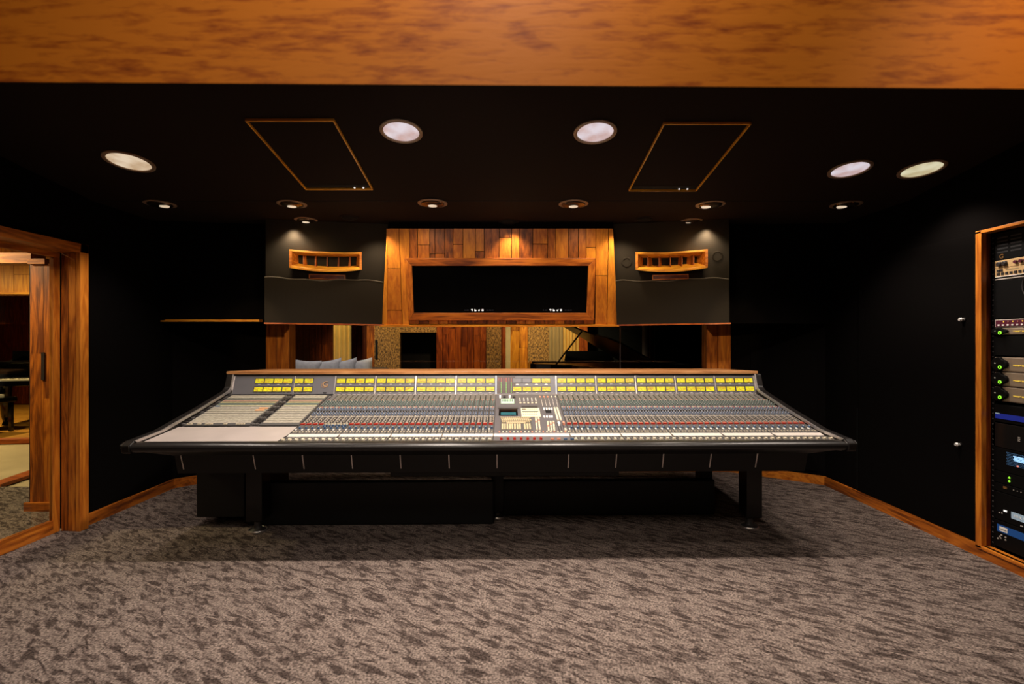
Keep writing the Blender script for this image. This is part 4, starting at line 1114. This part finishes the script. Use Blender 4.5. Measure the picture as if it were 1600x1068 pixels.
for grp in ((622, 2, 676, 9, 19), (775, 3, 732, 7, 18)):
    x0, nc, y0, nr_, st = grp
    for i in range(nc):
        for j in range(nr_): cbox(MB(), x0 + i * 36 + j * 1.2, x0 + 22 + i * 36 + j * 1.2, y0 + j * st, y0 + 13 + j * st, 0, .008, (pink if (i + j) % 7 == 3 else cream)).build('push_button', cen)
for i in range(4):
    for (yy, m_) in ((562, white), (664, white)): cbox(MB(), 735 + i * 32, 755 + i * 32, yy, yy + 14, 0, .008, m_).build('push_button', cen)
cpart('jog_display', 762, 832, 584, 616, 0, .004, blackm)
for i in range(2): cbox(MB(), 885 + i * 36, 905 + i * 36 + 3, 550, 712, 0, .005, cream).build('channel_scale', cen)
for i in range(3): cbox(MB(), 915 + i * 34, 921 + i * 34, 750, 850, 0, .002, blackm).build('fader_slot', cen)
for (a, b, m_) in ((915, 755, white), (978, 750, pink), (998, 838, cream)): cbox(MB(), a, a + 24, b, b + 26, 0, .014, m_).build('fader_cap', cen)
for i in range(5):
    cbox(MB(), 432 + i * 51, 444 + i * 51, 425, 468, 0, .004, pale).build('level_scale', cen)
    cbox(MB(), 430 + i * 51, 455 + i * 51, 484, 492, 0, .004, cream).build('push_button', cen)
for i in range(2):
    cbox(MB(), 175 + i * 122, 195 + i * 122, 404, 424, 0, .012, white).build('rotary_knob', cen); cbox(MB(), 225 + i * 122, 258 + i * 122, 404, 424, 0, .008, darkp).build('rotary_knob', cen)
for i in range(5):
    cbox(MB(), 690 + i * 50, 704 + i * 50, 404, 418, 0, .006, pink if i < 3 else cream).build('push_button', cen)
    for j in range(2): cbox(MB(), 712 + i * 48 + j * 10, 716 + i * 48 + j * 10, 430 + j * 50, 470 + j * 60, 0, .003, pale).build('level_scale', cen)
for i in range(20): cbox(MB(), 150 + i * 47, 168 + i * 47, 858, 868, 0, .006, pink if i % 3 == 0 else cream).build('push_button', cen)
for i in range(7): MB().lathe([(.009, 0), (.0075, .014), (.004, .015)], (X(B0) + .05 + i * .0396, 2.876, .707), redp, 12).build('red_knob', cen)
for i in range(4): MB().box((X(B0) + .345 + i * .0396, 2.865, .706), (X(B0) + .365 + i * .0396, 2.885, .716), bluep if i > 1 else pink).build('push_button', cen)
# --- pedestals, legs, feet, trough, tray
MB().box((-2.19, 3.36, .075), (-1.86, 4.05, .465), satin).build('left_pedestal', con, bevel=.006)
def foot(x, y):
    f = MB().lathe([(.052, 0), (.052, .008), (.030, .022), (.022, .045), (.022, .09)], (x, y, 0), darkp, 24).build('foot', con, smooth=True)
    MB().ring((x, y, .0), .054, .062, .014, alu, 28).build('chrome_rim', f, smooth=True)
for (px, Y) in ((399, 3.28), (1182, 3.30)):
    x = xat(px, Y)
    MB().box((x - .055, Y - .0, .07), (x + .055, Y + .12, .47), vinyl).build('leg', con, bevel=.006)
    foot(xat(px + (3 if px < 800 else -5), Y), Y + .03)
for (px, Y) in ((1108, 4.0), (420, 4.0)):
    x = xat(px, Y); MB().box((x - .05, Y, .06), (x + .05, Y + .12, .47), satin).build('leg', con, bevel=.006); foot(x, Y + .06)
for px in (1138,): MB().box((xat(1148, 3.42), 3.34, .41), (xat(1204, 3.42), 4.1, .465), satin).build('leg_bracket', con)
x = xat(778, 3.5); MB().box((x - .045, 3.5, .05), (x + .045, 3.6, .47), satin).build('leg', con, bevel=.006); foot(x, 3.55)
MB().box((-1.86, 3.40, .0), (-.13, 3.46, .303), satin).build('trough_and_shade', con, bevel=.01)  # black panels: cable trough plus the shade under the console, built solid
MB().box((-.13, 3.56, .0), (1.52, 3.62, .262), satin).build('trough_and_shade', con, bevel=.01)
MB().box((xat(611, 3.22), 3.20, .395), (xat(967, 3.22), 3.7, .465), satin).build('keyboard_tray', con, bevel=.006)
con.rotation_euler = (0, 0, math.radians(.8))

# ------------------------------------------------------------------ flush black door with two knobs on the right wall
dk = struct(MB().box((RX - .012, 2.91, .08), (RX - .001, 3.9, 1.95), black).build('door_2', org=(RX, 3.9, .08), bevel=.003))
for (px, py) in ((1506, 499), (1500, 694)):
    X_ = RX - .012; Y = X_ * F / (px - CX); z = CH - (py - CY) / F * Y
    kn_ = MB().lathe([(.008, 0), (.007, .010), (.012, .016), (.013, .022), (.008, .030)], (X_, Y, z), chrome, 16, ax=(-1, 0, 0)).build('knob', dk, smooth=True)
    MB().lathe([(.016, 0), (.015, .004)], (X_, Y, z), gloss, 16, ax=(-1, 0, 0)).build('rose', kn_)

# ------------------------------------------------------------------ equipment rack in the right wall
YR = 2.86
rackb = mat('rack_black', (.0028, .0026, .0026), .6, spec=.12); ventg = mat('vent_slot_grey', (.02, .02, .022), .5)
rk = empty('equipment_rack', (RX, 2.3, 0), 'orange wood-framed equipment rack set in the right wall', 'rack')
MB().box((2.797, 2.862, .06), (2.83, 2.898, 1.955), woodz, .35).build('frame_stile', rk, bevel=.002)
MB().box((2.83, 2.868, .06), (2.86, 2.898, 1.955), redz, -.1).build('inner_stile', rk)
MB().box((2.797, 1.6, 1.940), (2.86, 2.898, 1.958), woody, .3).build('frame_rail', rk, bevel=.002)
MB().box((2.797, 1.6, .055), (2.86, 2.898, .075), woody, .2).build('frame_rail', rk, bevel=.002)
MB().box((2.862, 2.845, .075), (2.875, 2.866, 1.94), rackb).build('rack_rail', rk)
mb = MB()
for i in range(60):
    z = .10 + i * .0306; mb.box((2.860, 2.852, z), (2.863, 2.859, z + .006), stripg)
tag(mb.build('rail_holes', rk), kind='stuff')
FX = 2.862
def zy(py): return CH - (py - CY) / F * 2.855
def unit(name, z0, z1, m, label, cat, group=None, x=FX, y1=2.845, depth=.3, bevel=.002):
    r = empty(name, (x, 2.6, z0), label, cat, group)
    MB().box((x, 2.37, z0), (x + depth, y1, z1), m).build('chassis', r, bevel=bevel); return r
def face(r, name, y0, y1, z0, z1, m, h=.003, x=FX):     # y measured back from the visible rack edge
    return MB().box((x - h, YR - y1, z0), (x, YR - y0, z1), m).build(name, r)
u = unit('vent_panel', zy(408), zy(366), rackb, 'black slotted vent panel at the top of the rack', 'panel')
for i in range(5):
    for j in range(3): face(u, 'vent_slot', .03 + j * .075, .09 + j * .075, zy(374) - i * .021 - .004, zy(374) - i * .021 + .004, ventg, .001)
tx = text('G', .035, brass, 'emblem', u, (FX - .002, YR - .055, zy(403)), ((0, -1, 0), (0, 0, 1)))
u = unit('rack_unit', zy(420), zy(408.5), creamp, 'cream rack unit with two black round knobs', 'rack unit', y1=2.862)
for yy in (.045, .075): MB().lathe([(.015, 0), (.013, .012), (.010, .014)], (FX, YR - yy, (zy(420) + zy(408.5)) / 2), darkp, 20, ax=(-1, 0, 0)).build('knob', u)
for (a, b) in ((.0, .012),):
    for z in (zy(418), zy(411)): face(u, 'rack_screw', a, b, z - .004, z + .004, darkp)
for i in range(4): MB().lathe([(.010, 0), (.009, .01)], (FX, YR - .135 - i * .028, (zy(420) + zy(408.5)) / 2), maroon, 14, ax=(-1, 0, 0)).build('connector', u)
face(u, 'side_marking', .018, .028, zy(417), zy(412), brass, .001)
u = unit('rack_unit', zy(433.5), zy(420.5), creamp, 'cream rack unit with a row of small black buttons', 'rack unit')
for i in range(9): face(u, 'button', .03 + i * .024, .044 + i * .024, zy(431.5), zy(427.5), darkp, .004)
for i in range(2): face(u, 'button', .03 + i * .018, .044 + i * .018, zy(426), zy(422.5), darkp, .004)
face(u, 'printed_line', .08, .15, zy(424.5), zy(423.5), beige, .001)
face(u, 'bottom_edge', .02, .45, zy(434.2), zy(433), white, .004)
u = unit('shelf_rail', zy(438.5), zy(436.5), pale, 'thin pale shelf edge under the cream rack units', 'shelf', depth=.3)
pts = []
for i in range(22):
    a = -2.4 + i / 21 * 5.3
    pts.append((FX - .012, 2.635 + .045 * math.sin(a), 1.615 - .075 * math.cos(a * .9)))
tag(MB().tube(pts, .004, darkp).build('cable', org=pts[0]), 'looped black cable hanging below the cream rack units', 'cable')
unit('blank_panel', zy(498), zy(440), rackb, 'plain black rack cover below the looped cable', 'panel')
u = unit('rack_unit', zy(511.5), zy(499.5), pale, 'maroon-faced rack unit with small white switches', 'rack unit')
face(u, 'maroon_face', .022, .45, zy(510.3), zy(500.7), maroon, .002)
for i in range(8):
    face(u, 'switch', .035 + i * .026, .046 + i * .026, zy(509.3), zy(507), white, .005)
    if i: face(u, 'indicator', .04 + i * .026, .045 + i * .026, zy(504), zy(502), yelmark if i % 2 else pink, .004)
def oval_unit(z0, z1, label, yb, grp):
    u = unit('amplifier', z0, z1, silver, label, 'amplifier', grp, y1=2.85, bevel=.006)
    zc = (z0 + z1) / 2; h = (z1 - z0) / 2
    n = 26; prf = []
    for i in range(n):
        a = 2 * math.pi * i / n
        yy = 2.855 - .046 + .046 * math.cos(a) + 0; z = zc + h * .98 * math.sin(a) * (1 if math.cos(a) > -.2 else .72)
        prf.append((yy, z))
    MB().prism(prf, FX - .016, FX + .01, rackb).build('black_end_cap', u, bevel=.004)
    c = (FX - .018, YR - .062, zc - h * .42)
    MB().ring(c, .006, .0100, .004, greenled, 24, ax=(-1, 0, 0)).build('green_ring_light', u)
    face(u, 'handle_glint', .028, .036, zc + h * .05, zc + h * .2, chrome, .018)
    for i in range(9):
        face(u, 'printed_mark', .12 + i * .012, .12 + i * .012 + (.008 if i % 2 else .010), zc - h * .2 + (.003 if i % 3 == 0 else 0), zc - h * .2 + .007, yelmark, .002)
    return u
oval_unit(zy(523), zy(512.3), 'slim silver unit with green ring light under the maroon-faced unit', 0, 'silver units with black end caps and green rings')
unit('blank_panel', zy(555), zy(524.5), rackb, 'plain black rack cover above the three silver amplifiers', 'panel')
for (a, b, l) in ((579, 557, 'topmost of the three stacked silver amplifiers with green ring'), (601.5, 580, 'middle of the three stacked silver amplifiers with green ring'), (625, 602.5, 'lowest of the three stacked silver amplifiers with green ring')):
    oval_unit(zy(a), zy(b), l, 0, 'silver units with black end caps and green rings')
u = unit('rack_unit', zy(657), zy(630), rackb, 'black rack unit with a glowing blue strip', 'rack unit')
face(u, 'blue_light_strip', .02, .45, zy(652), zy(644), blueled, .003); face(u, 'pale_label', .022, .045, zy(645), zy(643.6), tape, .004)
u = unit('rack_unit', zy(696), zy(659), gloss, 'tall glossy black rack unit below the blue strip', 'rack unit', y1=2.858)
for z in (676, 678.5, 681): face(u, 'printed_mark', .146, .158, zy(z), zy(z - .9), pale, .002)
u = unit('rack_unit', zy(732), zy(697), rackb, 'black rack unit with a glowing pale blue mesh window', 'rack unit')
mb = MB()
for i in range(34):
    for j in range(4): mb.box((FX - .003, YR - .128 - i * .0085 - (j % 2) * .004, zy(706) - j * .0075), (FX, YR - .122 - i * .0085 - (j % 2) * .004, zy(706) - j * .0075 + .0052), cyanled)
tag(mb.build('lit_mesh', u), kind='stuff')
mb = MB()
for i in range(34):
    for j in range(9): mb.box((FX - .002, YR - .088 - i * .0085 - (j % 2) * .004, zy(702) - j * .0085), (FX, YR - .083 - i * .0085 - (j % 2) * .004, zy(702) - j * .0085 + .004), dimcyan)
tag(mb.build('dim_mesh', u), kind='stuff')
face(u, 'red_indicator', .142, .149, zy(719.5), zy(717.5), redled, .004)
u = unit('rack_unit', zy(750.5), zy(733), rackb, 'black rack unit with two green lights', 'rack unit')
for z in (739, 744.4): MB().lathe([(.006, 0), (.004, .004)], (FX, YR - .098, zy(z)), greenled, 12, ax=(-1, 0, 0)).build('green_light', u)
u = unit('rack_unit', zy(764), zy(751.5), rackb, 'black rack unit with a small tan badge', 'rack unit')
face(u, 'badge', .066, .086, zy(757.5), zy(754), brass, .003)
for i in range(3): face(u, 'printed_mark', .12 + i * .02, .125 + i * .02, zy(756), zy(755), pale, .002)
u = unit('rack_unit', zy(808), zy(765), rackb, 'tall black rack unit with a pale blue tape label', 'rack unit')
face(u, 'tape_label', .110, .30, zy(799), zy(789), tape, .002)
text('HHL WOOF', .022, white, 'tape_text', u, (FX - .003, YR - .185, zy(794)), ((0, -1, 0), (0, 0, 1)), .0004)
face(u, 'white_indicator', .068, .085, zy(792.5), zy(790), whiteled, .003)
for (a, z) in ((.04, 797.5), (.055, 797), (.16, 806), (.168, 806)): face(u, 'screw', a, a + .006, zy(z), zy(z - 1.6), chrome, .003)
u = unit('rack_unit', zy(850), zy(809), rackb, 'black rack unit with a wide blue stripe and white name tag', 'rack unit')
face(u, 'blue_stripe', .030, .45, zy(826), zy(815), bluest, .002); face(u, 'name_tag', .045, .090, zy(824), zy(817), white, .0035)
text('lexicon', .013, darkp, 'name_tag_text', u, (FX - .0042, YR - .067, zy(820.8)), ((0, -1, 0), (0, 0, 1)), .0003)
for (a, z) in ((.032, 838), (.042, 834), (.052, 831), (.048, 836), (.075, 832), (.075, 836)): face(u, 'small_knob', a, a + .007, zy(z), zy(z - 1.6), pale, .004)
for b in range(0): pass

# ------------------------------------------------------------------ camera, world, view
cam = bpy.data.cameras.new('camera'); co = bpy.data.objects.new('camera', cam); COL.objects.link(co)
co.location = (0, 0, CH); co.rotation_euler = (math.pi / 2, 0, 0)
cam.sensor_width = 36; cam.lens = F / 1600 * 36; cam.shift_y = -(534 - CY) / 1600
cam.clip_start = .02
cam.dof.use_dof = True; cam.dof.focus_distance = 3.6; cam.dof.aperture_fstop = 2.8
S.camera = co
wd = bpy.data.worlds.new('w'); S.world = wd; wd.use_nodes = True
wd.node_tree.nodes['Background'].inputs[0].default_value = (.9, .75, .6, 1); wd.node_tree.nodes['Background'].inputs[1].default_value = .0
S.view_settings.view_transform = 'Standard'; S.view_settings.look = 'None'; S.view_settings.exposure = 0
S.cycles.use_denoising = True
S.cycles.max_bounces = 6; S.cycles.transparent_max_bounces = 12
S.cycles.sample_clamp_indirect = 4
for o in bpy.data.objects:
    if '_o' in o: del o['_o']
